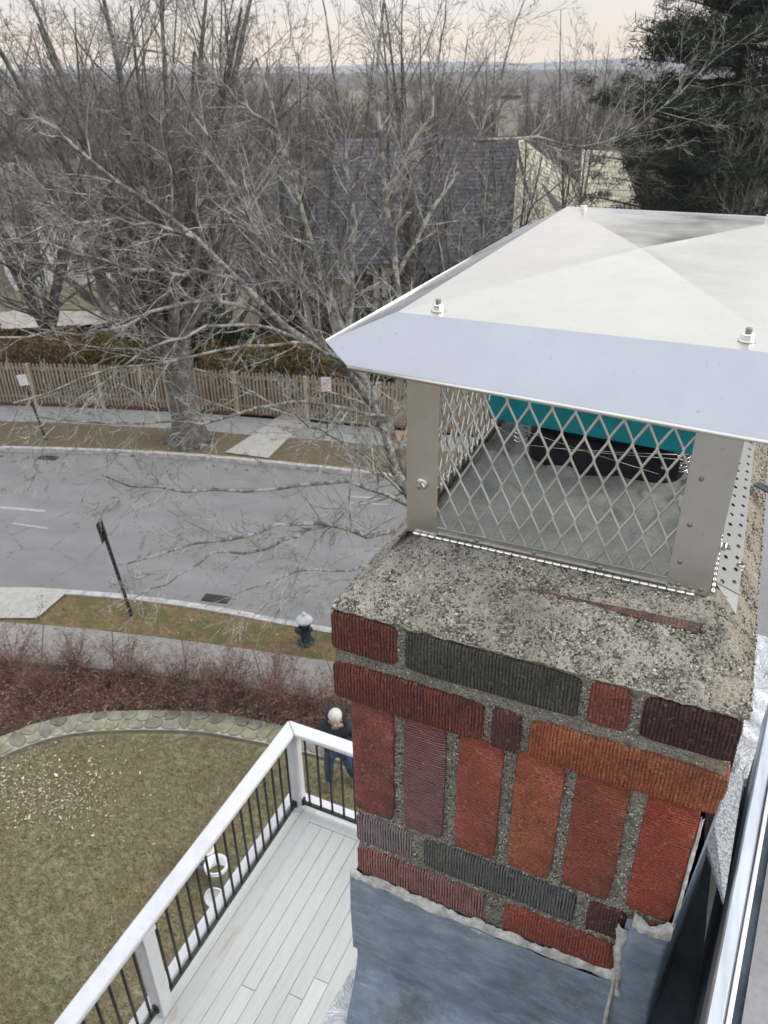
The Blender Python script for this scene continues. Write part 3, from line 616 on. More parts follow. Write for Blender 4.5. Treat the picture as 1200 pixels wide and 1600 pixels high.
specs = [  # px, dist, kind, scale, rz, label
    (640, 27, 4, 1.02, .3, 'leafless tree of several upright stems in front of the slate roofed house'),
    (480, 30, 4, .9, 2.0, 'bare spreading tree in front of the left end of the slate roofed house'),
    (20, 26, 1, .95, 1.0, 'bare dark trunked tree at the left edge behind the picket fence'),
    (905, 31, 5, .98, 0.4, 'slim bare tree right of the cream chimney before the cream roof'),
    (800, 33, 5, .92, 2.1, 'thin leafless tree left of the distant cream chimney'),
    (390, 38, 0, 1.0, 1.4, 'leafless tree rising over the horizon left of the slate roofed house'),
    (130, 34, 0, 1.05, 3.4, 'tall leafless tree between the white house and the copper hedge'),
    (250, 44, 2, 1.1, 5.0, 'slender leafless tree beyond the street tree'),
    (1000, 40, 5, .9, .6, 'twisting bare tree in front of the dark pine'),
    (700, 46, 1, 1.0, 4.2, 'bare tree behind the ridge of the slate roofed house'),
    (725, 25.5, 5, .95, 1.7, 'slim pale stemmed tree just beyond the fence near the lid of the metal cap'),
    (425, 26.5, 4, .85, 4.4, 'bare tree with fine upright twigs before the cream wing of the house'),
    (545, 24.5, 5, .55, .9, 'small twisted bare tree just behind the fence near the cream stucco wall'),
    (330, 29, 3, .9, 2.6, 'wide twiggy bare tree behind the fence right of the broad street trunk'),
    (1150, 31, 5, .85, 3.0, 'bare tree tangled against the right side of the dark pine'),
]
for i, (px, ds, k, sc, rz, lb) in enumerate(specs):
    ds += 5 if px < 200 else 0
    p = ground_pt(px, ds); tree('garden_tree', kinds[k][0], kinds[k][1], None, p, rz, sc, lb, 'leafless garden trees beyond the fence')
# far trees one can still tell apart by their stems against the woods
kf_ = []
for (h, sp, st, rt_) in ((11, .4, 5, .16), (10, .6, 7, .15), (12, .25, 4, .17)):
    Hh, Tt = make_tree(h, sp, st, [dict(n=(8, 11), t=.15, ang=40, lr=.42, rr=.5, K=5, wig=.1, trop=(0, 0, .05), S=3, heavy=True), dict(n=(6, 9), ang=42, lr=.42, rr=.6, K=4, wig=.14, trop=(0, 0, .03)), dict(n=(3, 4), ang=42, lr=.45, rr=.7, K=2, wig=.14, trop=(0, 0, .03))], rt_, .2, minr=.014); kf_.append((Hh, Tt))
km = [(a_.mesh('trunk', m_bark3), b_.mesh('crown', m_twig3)) for a_, b_ in kf_]
cnt = 0
for i in range(64):
    px = -120+i*21+random.uniform(-15, 15); ds = random.uniform(48, 85)
    p = ground_pt(px, ds); k = i % 3
    tree('far_tree', km[k][0], km[k][1], None, p, random.uniform(0, 6.28), random.uniform(.7, .92), *(lambda r: ('bare grey-brown woodland tree '+r, 'bare woodland trees '+r))(('beyond the white clapboard house' if px < 150 else 'behind the tall fan of the street tree' if px < 420 else 'behind the slate roofed house' if px < 760 else 'between the cream chimney and the spruce' if px < 960 else 'behind the large dark pine')))
# the woods beyond: one mass
def simple_tree_arrays(n_tw=46):
    A = Acc(); h = 10; P = polyl(np.array([[0, 0, 0.]]), np.array([[0, 0, 1.]]), np.array([h*.95]), 4, .05, (0, 0, .1)); R = taper(1, 5, [.16], .2); A.add(tubes(P, R, 3))
    p, d, Ln, r_ = spawn(P, R, np.array([h]), n_tw, n_tw, .15, 38, .38, .5, up=.2); P = polyl(p, d, Ln, 2, .1, (0, 0, .06)); A.add(tubes(P, taper(len(P), 3, np.maximum(r_*.6, .035), .5), 3))
    p, d, Ln, r_ = spawn(P, taper(len(P), 3, r_, .5), Ln, 2, 3, .2, 40, .45, .6); P = polyl(p, d, Ln, 1, .1, (0, 0, .0)); A.add(tubes(P, taper(len(P), 2, np.full(len(P), .03), .7), 3))
    return np.concatenate(A.V), np.concatenate(A.Q)
protos = [simple_tree_arrays() for _ in range(4)]
WV, WQ, nv = [], [], 0
for i in range(620):
    ds = 80*math.exp(rng.uniform(0, 1.0)**.8*1.6); px = rng.uniform(-160, 1340); p = ground_pt(px, ds); v, q_ = protos[i % 4]
    a_ = rng.uniform(0, 6.28); s_ = rng.uniform(.68, .86)*(1+ds/2200); c_, sn = math.cos(a_)*s_, math.sin(a_)*s_
    WV.append(np.stack([v[:, 0]*c_-v[:, 1]*sn, v[:, 0]*sn+v[:, 1]*c_, v[:, 2]*s_], 1)+p); WQ.append(q_+nv); nv += len(v)
woods = link('woods', npmesh('woods', np.concatenate(WV), np.concatenate(WQ), m_twig3)); tag(woods, 'grey brown winter woods filling the distance up to the horizon', 'woods', None, 'stuff')
# far hill with a canopy-rough surface
def hill(name, r0, top, phase, mat, rough_):
    Vv = []; nx_, ny_ = 260, 14
    for j in range(ny_):
        for i in range(nx_):
            az = math.radians(-75+100*i/(nx_-1)); rr = r0+j*26; x = CAM[0]+math.sin(az)*rr; y = CAM[1]+math.cos(az)*rr
            t_ = min(1, j/6.0); s_ = math.sin(az*7+phase)*.35+noise.noise(Vector((az*9, phase, 0)))*.9+noise.noise(Vector((az*42, phase, 4)))*.25
            Vv.append((x, y, -3+(top+3+s_*top*.22)*math.sin(t_*PI/2)+random.uniform(-1, 1)*rough_*(t_)))
    return tag(obj(name, Vv, [(j*nx_+i, j*nx_+i+1, (j+1)*nx_+i+1, (j+1)*nx_+i) for j in range(ny_-1) for i in range(nx_-1)], mat), kind='structure')
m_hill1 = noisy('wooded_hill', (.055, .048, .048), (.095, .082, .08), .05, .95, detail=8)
m_hill2 = noisy('distant_blue_hill', (.11, .12, .15), (.14, .15, .18), .01, .95)  # distance haze put into the hill's base colour as blue
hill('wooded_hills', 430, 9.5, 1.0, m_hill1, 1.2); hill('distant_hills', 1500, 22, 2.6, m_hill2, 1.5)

# dark pine at the upper right
def foliage(name, n_, posfn, size, mat, parent=None, asp=.35):
    P = np.array([posfn() for _ in range(n_)]); a_ = unit(rng.normal(size=(n_, 3))); b_ = unit(np.cross(a_, rng.normal(size=(n_, 3)))); s_ = size*rng.uniform(.5, 1.4, (n_, 1))
    Vv = np.stack([P-a_*s_, P+b_*s_*asp, P+a_*s_, P-b_*s_*asp], 1).reshape(-1, 3); Q = np.arange(4*n_).reshape(-1, 4)
    return link(name, npmesh(name, Vv, Q, mat, False), parent)
pp = ground_pt(1120, 34); pine = empty('pine_tree', pp, 0, 'large dark evergreen pine with layered ragged boughs at the upper right', 'tree')
mb = MB(); mb.tube([(0, 0, -.3), (.1, 0, 3.5), (0, .1, 7.5), (.1, 0, 11.5), (0, 0, 14.5)], [.36, .30, .22, .14, .05], 10); mb.obj('trunk', m_bark3, pine, True)
clumps = []; br = Acc(); Ps = []
rtv = np.array([RT[0], RT[1], 0.]); 
for k in range(110):
    z = 1.0+k*.122; az = rng.uniform(0, 2*PI); ln = (6.2-abs(z-7.5)*.35)*rng.uniform(.5, 1.0)
    
    d_ = np.array([math.cos(az), math.sin(az), rng.uniform(-.12, .22)]); t_ = np.linspace(0, 1, 6)[:, None]; Y = np.array([0, 0, z])+d_*ln*t_+np.array([0, 0, .25-.9*max(0, 1-z/6)])*t_**2; Ps.append(Y)
    for q_ in range(12):
        f_ = rng.uniform(.12, 1.0); clumps.append((Y[0]+(Y[-1]-Y[0])*f_+rng.normal(size=3)*[.5, .5, .18], rng.uniform(.35, .85)))
P = np.array(Ps); br.add(tubes(P, taper(len(P), 6, np.full(len(P), .07), .3), 4)); link('branches', br.mesh('branches', m_bark3), pine)
def pinep():
    c_, s_ = clumps[rng.integers(len(clumps))]; v = rng.normal(size=3); v /= np.linalg.norm(v); return c_+v*s_*rng.uniform(.3, 1.0)*[1, 1, .5]
foliage('needles', 190000, pinep, .13, m_needle, pine, .11)
# small spruce left of it
sp_ = ground_pt(985, 60); spr = empty('spruce_tree', sp_, 0, 'small dark spruce with pointed top left of the large pine', 'tree')
MB().tube([(0, 0, 0), (0, 0, 9.8)], [.2, .03], 6).obj('trunk', m_bark3, spr)
def sprp():
    z = rng.uniform(.5, 10.2); r_ = (10.5-z)*.26*rng.uniform(.3, 1)**.5; a_ = rng.uniform(0, 6.28); return np.array([math.cos(a_)*r_, math.sin(a_)*r_, z-r_*.25])
foliage('needles', 7000, sprp, .16, m_needle, spr)

# ------------------------------------------------------------------ hedges and shrubs behind the fence
def hedge(name, a, b, wdt, h, z0, n_, mat, label, size=.07, lump=.25):
    A_, B_ = V2(a), V2(b); t = empty(name, ((A_[0]+B_[0])/2, (A_[1]+B_[1])/2, z0), math.atan2(B_[1]-A_[1], B_[0]-A_[0]), label, 'hedge'); L_ = np.linalg.norm(B_-A_)
    ph = rng.uniform(0, 9)
    def f():
        u = rng.uniform(-.5, .5)*L_; th = rng.uniform(-1, 1); hh = h*(1+lump*noise.noise(Vector((u*.9, ph, 0))))
        if rng.uniform() < .5: z = hh*(1-.25*th*th)*rng.uniform(.85, 1.05); y = th*wdt/2
        else: z = rng.uniform(0, 1)*hh; y = (1 if th > 0 else -1)*wdt/2*rng.uniform(.75, 1.08)
        return np.array([u, y, z])
    foliage('foliage', n_, f, size, mat, t)
    mb = MB(); mb.box(-L_/2, L_/2, -wdt*.32, wdt*.32, 0, h*.72); mb.obj('twig_mass', m_bark3, t)
def fb(px, py, k): p = G(px, py, 0); return p
def gp(px, dist): p = D(px, 400, dist); return p
def shrub(px, dist, r, h, mat, label, n_=4500, size=.09):
    p = ground_pt(px, dist); t = empty('evergreen_shrub', p, 0, label, 'shrub', 'dark evergreen shrubs before the slate roofed house')
    def f():
        v = rng.normal(size=3); v /= np.linalg.norm(v); return v*np.array([r, r, h*.55])*rng.uniform(.7, 1.05)+[0, 0, h*.5]
    foliage('foliage', n_, f, size, mat, t); MB().tube([(0, 0, 0), (0, 0, h*.7)], .08, 6).obj('trunk', m_bark3, t)
for a_ in ((345, 28, 1.2, 2.2, m_yew, 'dark rounded evergreen shrub right of the street trunk'), (420, 27.5, 1.4, 2.2, m_yew, 'wide dark evergreen shrub below the cream house wall'),
           (490, 27, 1.2, 2.0, m_yew, 'dark evergreen shrub near the white limb of the lichen tree'), (560, 26.5, 1.2, 2.2, m_yew, 'dark evergreen shrub by the corner of the metal cap'), (930, 30, 1.0, 2.8, m_yew, 'dark shrub against the cream shingle roof'),
           (200, 30, 1.2, 2.4, m_yew, 'dark evergreen shrub behind the copper hedge'), (270, 31, 1.5, 2.6, m_yew, 'dark evergreen mass behind the olive hedge')): shrub(*a_)
# lawn patches seen beyond the left hedge
m_moss = noisy('mossy_lawn', (.12, .12, .06), (.18, .165, .09), 1.2, .95, fine=(12, .3)); m_path = noisy('pinkish_gravel', (.30, .26, .24), (.40, .36, .33), 2, .95)
for nm, pts, mt, zz in (('distant_lawn', ((20, 470), (60, 455), (190, 452), (240, 470), (150, 492), (40, 490)), m_moss, .16), ('gravel_drive', ((-80, 498), (60, 488), (240, 476), (300, 484), (160, 512), (-80, 525)), m_path, .1)):
    obj(nm, [(*V2(G(x_, y_, -.1)), -.02+zz) for x_, y_ in pts], [tuple(range(len(pts)))], mt)['kind'] = 'structure'

# ------------------------------------------------------------------ picket fence
fence = empty('picket_fence', (0, 0, 0), 0, 'weathered wooden picket fence with pale posts behind the far sidewalk', 'fence')
fl = smooth_line(ext([G(*p, .1) for p in ((0, 633), (150, 637), (300, 644), (450, 655), (640, 672))], 6, 9), 60)
sg = np.r_[0, np.cumsum(np.linalg.norm(np.diff(fl, axis=0), axis=1))]
pk = mesh('picket', *(lambda b: (b.V, b.F))(MB().add([(-.036, -.011, .12), (.036, -.011, .12), (.036, .011, .12), (-.036, .011, .12), (-.036, -.011, 1.50), (.036, -.011, 1.50), (.036, .011, 1.50), (-.036, .011, 1.50), (0, -.011, 1.56), (0, .011, 1.56)],
    [(0, 3, 2, 1), (0, 1, 5, 4), (1, 2, 6, 5), (2, 3, 7, 6), (3, 0, 4, 7), (4, 5, 8), (6, 7, 9), (5, 6, 9, 8), (7, 4, 8, 9)])), m_fence)
pom = mesh('post', *(lambda b: (b.V, b.F))(MB().box(-.05, .05, -.05, .05, 0, 1.53).box(-.058, .058, -.058, .058, 1.5301, 1.56)), m_fencepost)
def fpt(s): 
    p = np.array([np.interp(s, sg, fl[:, k]) for k in (0, 1)]); q_ = np.array([np.interp(min(s+.2, sg[-1]), sg, fl[:, k]) for k in (0, 1)])-np.array([np.interp(max(s-.2, 0), sg, fl[:, k]) for k in (0, 1)]); return p, math.atan2(q_[1], q_[0])
s = 0.2; step = max(.125, (sg[-1]-.4)/292)
while s < sg[-1]-.1:
    p, a_ = fpt(s); link('picket', pk, fence, (p[0], p[1], .1+random.uniform(-.01, .012)), (random.uniform(-.01, .01), random.uniform(-.012, .012), a_)); s += step
s = 0.2
while s < sg[-1]-2.4:
    p, a_ = fpt(s); link('post', pom, fence, (p[0], p[1]-.06, .08), (0, 0, a_)); q_, _ = fpt(min(s+2.4, sg[-1])); Lr = np.linalg.norm(q_-p)
    for zz in (.35, 1.35):
        MB().box(0, Lr, .012, .05, zz-.04, zz+.04).obj('rail', m_fence, fence, loc=(p[0], p[1], .1), rot=(0, 0, math.atan2(q_[1]-p[1], q_[0]-p[0])))
    s += 2.4

hl = off(fl, 1.7)
def hp_(px):
    t_ = (px-0)/640; i_ = (6+t_*(sg[-1]-15))/sg[-1]*(len(hl)-1); return hl[int(max(0, min(len(hl)-1, i_)))]
hedge('copper_hedge', hl[0], hp_(110), 1.8, 2.1, 0, 16000, m_copper, 'copper orange clipped hedge behind the left part of the picket fence')
hedge('olive_hedge', hp_(130), hp_(250), 1.6, 1.95, 0, 9000, m_olive, 'low olive brown hedge just left of the broad street trunk')
hedge('olive_hedge', hp_(330), hp_(560), 1.7, 2.0, 0, 14000, m_olive, 'olive brown hedge right of the broad street trunk behind the fence')

# ------------------------------------------------------------------ slate roofed house beyond the trees
hc = D(672, 300, 37.0); hz = terrain_h(hc[0], hc[1])-.2
rot_h = math.atan2(RT[1], RT[0])+.05
house = empty('slate_house', (hc[0], hc[1], hz), rot_h, 'cream half timbered house with purple slate roof and tall chimney behind bare trees', 'house')
def shingles(name, quad, rows, cols, mat, parent, th=.03):
    """a real stepped surface of overlapping shingles on a quad a,b (eave), c,d (ridge)"""
    a, b, c, d = [np.array(p, float) for p in quad]; nn = np.cross(b-a, d-a); nn /= np.linalg.norm(nn); Vv = []; Ff = []
    for r_ in range(rows):
        f0, f1 = r_/rows, min(1, (r_+1.15)/rows); of = random.uniform(0, 1)
        nC = cols
        for k in range(nC):
            u0 = max(0, (k+of-1)/(nC-1)); u1 = min(1, (k+of)/(nC-1))
            if u1-u0 < .002: continue
            g = (u1-u0)*.04; p0 = (a+(b-a)*(u0+g)); p1 = (a+(b-a)*(u1-g)); q0 = d+(c-d)*(u0+g); q1 = d+(c-d)*(u1-g); j = random.uniform(.7, 1.2)
            P_ = [p0+(q0-p0)*f0+nn*th*j, p1+(q1-p1)*f0+nn*th*j, p1+(q1-p1)*f1+nn*.004, p0+(q0-p0)*f1+nn*.004, p0+(q0-p0)*f0-nn*.01, p1+(q1-p1)*f0-nn*.01]
            m_ = len(Vv); Vv += [tuple(x) for x in P_]; Ff += [(m_, m_+1, m_+2, m_+3), (m_+4, m_+5, m_+1, m_)]
    o = obj(name, Vv, Ff, mat, parent); o['kind'] = 'stuff'; return o
def prism_roof(mb, a, b, c, d, th=.15):
    nn = np.array([0, 0, -th]); P_ = [np.array(p, float) for p in (a, b, c, d)]; mb.add(P_+[p+nn for p in P_], [(0, 1, 2, 3), (7, 6, 5, 4), (0, 4, 5, 1), (1, 5, 6, 2), (2, 6, 7, 3), (3, 7, 4, 0)])
hr = 10-math.tan(math.radians(3.7))*38 - hz      # ridge height above house base
xl, xr, yf, yb = -4.2, 4.3, -4.0, 4.0; ze = hr-4.4
MB().box(xl+.3, xr-.3, yf+.4, yb-.4, 0, ze+.15).obj('wall', m_stucco, house)
mb = MB(); ridge_l, ridge_r = (xl, 0, hr), (xr-.6, 0, hr)
prism_roof(mb, (xl, yf, ze), (xr, yf, ze), ridge_r, ridge_l); prism_roof(mb, (xr, yb, ze), (xl, yb, ze), ridge_l, ridge_r)
prism_roof(mb, (xr, yf, ze), (xr, yb, ze), ridge_r, (xr-.6, -.01, hr)); mb.obj('roof', m_farroof, house)
shingles('slate_courses', ((xl, yf, ze), (xr, yf, ze), ridge_r, ridge_l), 30, 34, m_slate, house)
MB().add([(xl+.3, yf+.4, ze), (xl+.3, yb-.4, ze), (xl+.3, 0, hr-.3)], [(0, 2, 1)]).obj('gable', m_stucco, house)
MB().box(xr-1.35, xr-.55, .1, .9, hr-1.6, hr+1.45).obj('chimney_stack', m_stucco, house); MB().box(xr-1.42, xr-.48, .03, .97, hr+1.451, hr+1.54).obj('chimney_cap', m_farroof, house)
# cream shingled cross wing at the right
wr = hr-.35
mb = MB(); W0 = (xr-1.6, yf-.5, ze+1.3); W1 = (xr+4.6, yf+1.2, ze+.2)
cq = ((xr-1.4, yf-.2, ze+.55), (xr+3.6, yf-.9, ze-.8), (xr+2.9, yb-2.5, wr-1.9), (xr-.5, 0.1, hr-.02))
prism_roof(mb, *[(p[0], p[1], p[2]-.45) for p in cq]); mb.obj('wing_roof', m_farroof, house); shingles('cream_shingle_courses', cq, 22, 24, m_creamroof, house)
cq2 = ((xr+1.6, yf+.6, ze-.2), (xr+5.4, yf+1.4, ze-.6), (xr+4.6, yb-2, hr-1.1), (xr+2.8, yb-2.2, hr-1.0)); mb = MB(); prism_roof(mb, *[(p[0], p[1], p[2]-.15) for p in cq2]); mb.obj('wing_roof', m_farroof, house); shingles('cream_shingle_courses', [(p[0], p[1], p[2]+.26) for p in cq2], 18, 18, m_creamroof, house)
MB().box(xr-1.3, xr+5.0, yf+1.2, yb-1, 0, ze-.9).obj('wall', m_stucco, house)
# left cream wing
MB().box(xl-3.6, xl+.1, yf-.6, yb-1, 0, ze-.2).obj('wall', m_stucco, house)
q3 = ((xl-3.9, yf-1.0, ze-.4), (xl+.3, yf-1.0, ze-.4), (xl+.3, -.2, hr-1.2), (xl-3.9, -.2, hr-1.2)); mb = MB(); prism_roof(mb, *q3); mb.obj('wing_roof', m_farroof, house); shingles('slate_courses', q3, 22, 18, m_slate, house)
mb = MB(); prism_roof(mb, (xl+.3, yb-.8, ze-.4), (xl-3.9, yb-.8, ze-.4), (xl-3.9, -.2, hr-1.2), (xl+.3, -.2, hr-1.2)); mb.obj('wing_roof', m_farroof, house)
def hwin(x0, z0, yy, w_=.8, h_=1.2):
    f = empty('window', (x0, yy, z0)); f.parent = house
    MB().box(0, w_, -.06, .02, 0, .07).box(0, w_, -.06, .02, h_-.07, h_).box(0, .07, -.06, .02, .071, h_-.071).box(w_-.07, w_, -.06, .02, .071, h_-.071).box(w_/2-.02, w_/2+.02, -.05, .02, .071, h_-.071).box(.071, w_-.071, -.045, .015, h_/2-.02, h_/2+.02).obj('frame', m_timber, f)
    MB().box(.07, w_-.07, -.02, .0, .07, h_-.07).obj('pane', m_glass, f)
for x0 in (-3.5, -2.1, -.8, .6, 2.0, 3.0):
    hwin(x0, ze-1.7, yf+.4); hwin(x0, .8, yf+.4)
for x0 in (-7.5, -6.4, -5.3): hwin(x0, ze-1.9, yf-.6); hwin(x0, .8, yf-.6)
for x0 in [xl+.5+.62*k for k in range(13)]: MB().box(x0, x0+.12, yf+.34, yf+.42, .1, ze).obj('timber', m_timber, house)
for zz in (ze-2.0, 2.3): MB().box(xl+.4, xr-.4, yf+.32, yf+.42, zz, zz+.14).obj('timber', m_timber, house)

def small_house(px, dist, w_, d_, h_, rh, wallm, label, rz=0):
    p = ground_pt(px, dist); t = empty('distant_house', p, math.atan2(RT[1], RT[0])+rz, label, 'house')
    MB().box(-w_/2, w_/2, -d_/2, d_/2, 0, h_).obj('wall', wallm, t)
    mb = MB(); e = .35; prism_roof(mb, (-w_/2-e, -d_/2-e, h_-.1), (w_/2+e, -d_/2-e, h_-.1), (w_/2+e, 0, h_+rh), (-w_/2-e, 0, h_+rh)); prism_roof(mb, (w_/2+e, d_/2+e, h_-.1), (-w_/2-e, d_/2+e, h_-.1), (-w_/2-e, 0, h_+rh), (w_/2+e, 0, h_+rh)); r_ = mb.obj('roof', m_farroof, t)
    MB().add([(-w_/2, -d_/2, h_), (-w_/2, d_/2, h_), (-w_/2, 0, h_+rh-.1)], [(0, 2, 1)]).add([(w_/2, -d_/2, h_), (w_/2, d_/2, h_), (w_/2, 0, h_+rh-.1)], [(0, 1, 2)]).obj('gable', wallm, t)
    nwin = max(2, int(w_/2))
    for k in range(nwin):
        for zz in ([.9, 3.4] if h_ > 4.5 else [.9]):
            x0 = -w_/2+(k+.5)*w_/nwin-.4; f = MB().box(x0, x0+.8, -d_/2-.05, -d_/2+.02, zz, zz+1.25).obj('window', m_white, t); MB().box(x0+.08, x0+.72, -d_/2-.07, -d_/2-.04, zz+.08, zz+1.17).obj('pane', m_glass, f)
    MB().box(w_*.22, w_*.22+.7, -.3, .4, h_+rh-.8, h_+rh+.9).obj('chimney_stack', m_stucco, t)
small_house(88, 55, 7.5, 6, 4.6, 2.4, m_whitewall, 'white clapboard house glimpsed through twigs at the left', .5)
small_house(-60, 70, 8, 7, 4.8, 2.6, m_whitewall, 'pale house at the left edge beyond the hedge', -.3)
small_house(760, 95, 9, 7, 4.5, 2.4, m_stucco, 'tiny pale house in the far woods above the cream chimney', .2)

# ------------------------------------------------------------------ street furniture
def sign_post(px, py, h, label, sign, tilt=(0, 0), dark_top=False):
    p = G(px, py, .1); t = empty('sign_post', p, 0, label, 'sign post', 'sign posts along the road'); t.rotation_euler = (tilt[0], tilt[1], math.atan2(RT[1], RT[0]))
    MB().box(-.03, .03, -.02, .02, -.1, h).obj('post', m_iron, t)
    mb = MB()
    for k in range(int(h/.12)): mb.box(-.008, .008, -.022, -.0195, .06+k*.12, .085+k*.12)
    mb.obj('punch_holes', m_rivet, t)
    if sign:
        w_, h_, zc, marks = sign; pl = MB().box(-w_/2, w_/2, -.032, -.024, zc-h_/2, zc+h_/2).obj('sign_plate', m_white, t, bevel=.002)
        if marks:
            mr = M('faded_red_print', .6).color((.45, .12, .12)).m; mb = MB()
            mb.box(-w_*.44, w_*.44, -.034, -.0325, zc+h_*.44, zc+h_*.455).box(-w_*.44, w_*.44, -.034, -.0325, zc-h_*.455, zc-h_*.44).box(-w_*.44, -w_*.42, -.034, -.0325, zc-h_*.44, zc+h_*.44).box(w_*.42, w_*.44, -.034, -.0325, zc-h_*.44, zc+h_*.44)
            for k, (wd) in enumerate((.6, .72, .5, .66)): 
                x_ = -w_*wd/2
                while x_ < w_*wd/2: g_ = random.uniform(.015, .035); mb.box(x_, x_+g_, -.034, -.0325, zc+h_*(.27-k*.19), zc+h_*(.36-k*.19)); x_ += g_+.012
            mb.obj('lettering', mr, pl)
    if dark_top: MB().box(-.024, -.0305, -.16, .16, h-.42, h+.02).obj('sign_plate', m_iron, t, bevel=.003)
sign_post(72, 688, 2.15, 'black sign post with small white plate on the far verge at the left', (.30, .34, 2.0, False), (.0, -.12))
sign_post(512, 682, 1.95, 'dark sign post with faded red and white plate right of the garden walkway', (.30, .46, 1.72, True), (0, .02))
sign_post(206, 962, 2.3, 'bare black pole leaning left on the near verge', None, (.0, -.10), True)

hy = empty('fire_hydrant', G(478, 1004, .1), -.35, 'dark blue fire hydrant with white bonnet by the near kerb', 'hydrant')
m_hblue = noisy('dark_blue_hydrant_paint', (.012, .02, .035), (.03, .045, .07), 20, .5); m_hwhite = noisy('hydrant_white_paint', (.32, .35, .38), (.48, .50, .52), 12, .5)
MB().lathe([(.17, 0), (.17, .04), (.125, .05), (.12, .09), (.112, .12), (.108, .44), (.13, .46), (.13, .50), (.11, .51), (.11, .535)], 20).obj('barrel', m_hblue, hy, True)
MB().lathe([(.165, .54), (.17, .56), (.16, .585), (.12, .63), (.07, .665), (.045, .67), (.04, .70), (.045, .72), (.03, .745)], 20).obj('bonnet', m_hwhite, hy, True)
for k in range(8): a_ = k*PI/4; MB().lathe([(.014, .035), (.014, .065)], 6, (.148*math.cos(a_), .148*math.sin(a_), 0)).obj('bolt', m_iron, hy)
MB().lathe([(.075, -.20), (.08, -.17), (.062, -.165), (.062, -.05)], 16, (0, 0, .40), 'y').obj('pumper_nozzle', m_hblue, hy, True)
for sg_ in (-1, 1): MB().lathe([(.05, sg_*.19), (.055, sg_*.165), (.042, sg_*.16), (.042, sg_*.05)], 14, (0, 0, .42), 'x').obj('hose_nozzle', m_hblue, hy, True)

# ------------------------------------------------------------------ litter, grass
def scatter(name, n_, posfn, size, mat, label, cat, flat=True):
    P = np.array([posfn() for _ in range(n_)]); a_ = rng.normal(size=(n_, 3)); b_ = rng.normal(size=(n_, 3))
    if flat: a_[:, 2] *= .25; b_[:, 2] *= .25
    a_ = unit(a_); b_ = unit(b_); s_ = size*np.exp(rng.normal(size=(n_, 1))*.5); q_ = rng.uniform(.15, .7, (n_, 1)); Vv = np.stack([P-a_*s_, P+b_*s_*q_, P+a_*s_, P-b_*s_*q_], 1).reshape(-1, 3)
    o = link(name, npmesh(name, Vv, np.arange(4*n_).reshape(-1, 4), mat, False)); return tag(o, label, cat, None, 'stuff')
def between(A_, B_, z):
    i = rng.uniform(.02, .98)*(len(A_)-1); k = int(i); f = i-k; a_ = A_[k]*(1-f)+A_[min(k+1, len(A_)-1)]*f; j = i/(len(A_)-1)*(len(B_)-1); k2 = int(j); f2 = j-k2; b_ = B_[k2]*(1-f2)+B_[min(k2+1, len(B_)-1)]*f2; t_ = rng.uniform(); p = a_*(1-t_)+b_*t_; return np.array([p[0], p[1], z])
def lawnp():
    while True:
        p = np.array([rng.uniform(-9.8, -1.0), rng.uniform(-1, 8)]); i = np.argmin(np.abs(wi[:, 0]-p[0]))
        if p[1] < wi[i, 1]-.08: return p
def blade_clumps(name, n_, fn, z, h, label, mat=None):
    P = np.array([[*fn()[:2], z] for _ in range(n_)]); a_ = unit(np.stack([rng.normal(size=n_), rng.normal(size=n_), np.zeros(n_)], 1)); l_ = np.stack([rng.normal(size=n_)*.6, rng.normal(size=n_)*.6, np.ones(n_)], 1); hh = h*rng.uniform(.4, 1.3, (n_, 1))
    Vv = np.stack([P-a_*.006, P+a_*.006, P+unit(l_)*hh], 1).reshape(-1, 3); o = link(name, npmesh(name, Vv, np.arange(3*n_).reshape(-1, 3), mat or m_blade, False)); return tag(o, label, 'grass', None, 'stuff')
blade_clumps('grass', 150000, lawnp, .03, .055, 'short dull olive winter grass blades of the curved lawn')
blade_clumps('grass', 26000, lambda: between(off(kn, -2.3), off(kn, -.2), .1), .1, .06, 'dry brown green grass blades of the near verge')
blade_clumps('grass', 12000, lambda: between(off(kf, .2), off(kf, 3.2), .1), .1, .06, 'thin brownish grass blades of the far verge')
def patch(cx, cy, r): return lambda: (lambda p: np.array([p[0], p[1], .075]))(np.array([cx, cy])+rng.normal(size=2)*r)
c1_ = G(60, 1240); c2_ = G(170, 1360)
scatter('leaf_litter', 2300, lambda: np.array([*(V2(c1_)+rng.normal(size=2)*[.7, .35]+rng.normal()*np.array([.3, .3])), .085]) if rng.uniform() < .92 else np.array([*lawnp(), .08]), .013, m_petal, 'pale dry leaf bits scattered on the lawn', 'leaves')
scatter('fallen_leaves', 5200, lambda: between(n1, wallO, .095), .034, m_fallen, 'brown and pinkish dead leaves lying on the mulch bed', 'leaves')
scatter('fallen_leaves', 1500, lambda: between(off(kf, -.02), off(kf, -.45), .02), .03, m_barb, 'reddish leaves drifted along the far gutter', 'leaves')
scatter('fallen_leaves', 800, lambda: between(off(kn, -2.3), off(kn, -.2), .14), .03, m_fallen, 'tan leaves scattered on the near verge', 'leaves')
scatter('fallen_leaves', 1600, lambda: between(off(s1, .03), off(s1, .6), .12), .035, m_barb, 'dark red leaves lying at the foot of the picket fence', 'leaves')

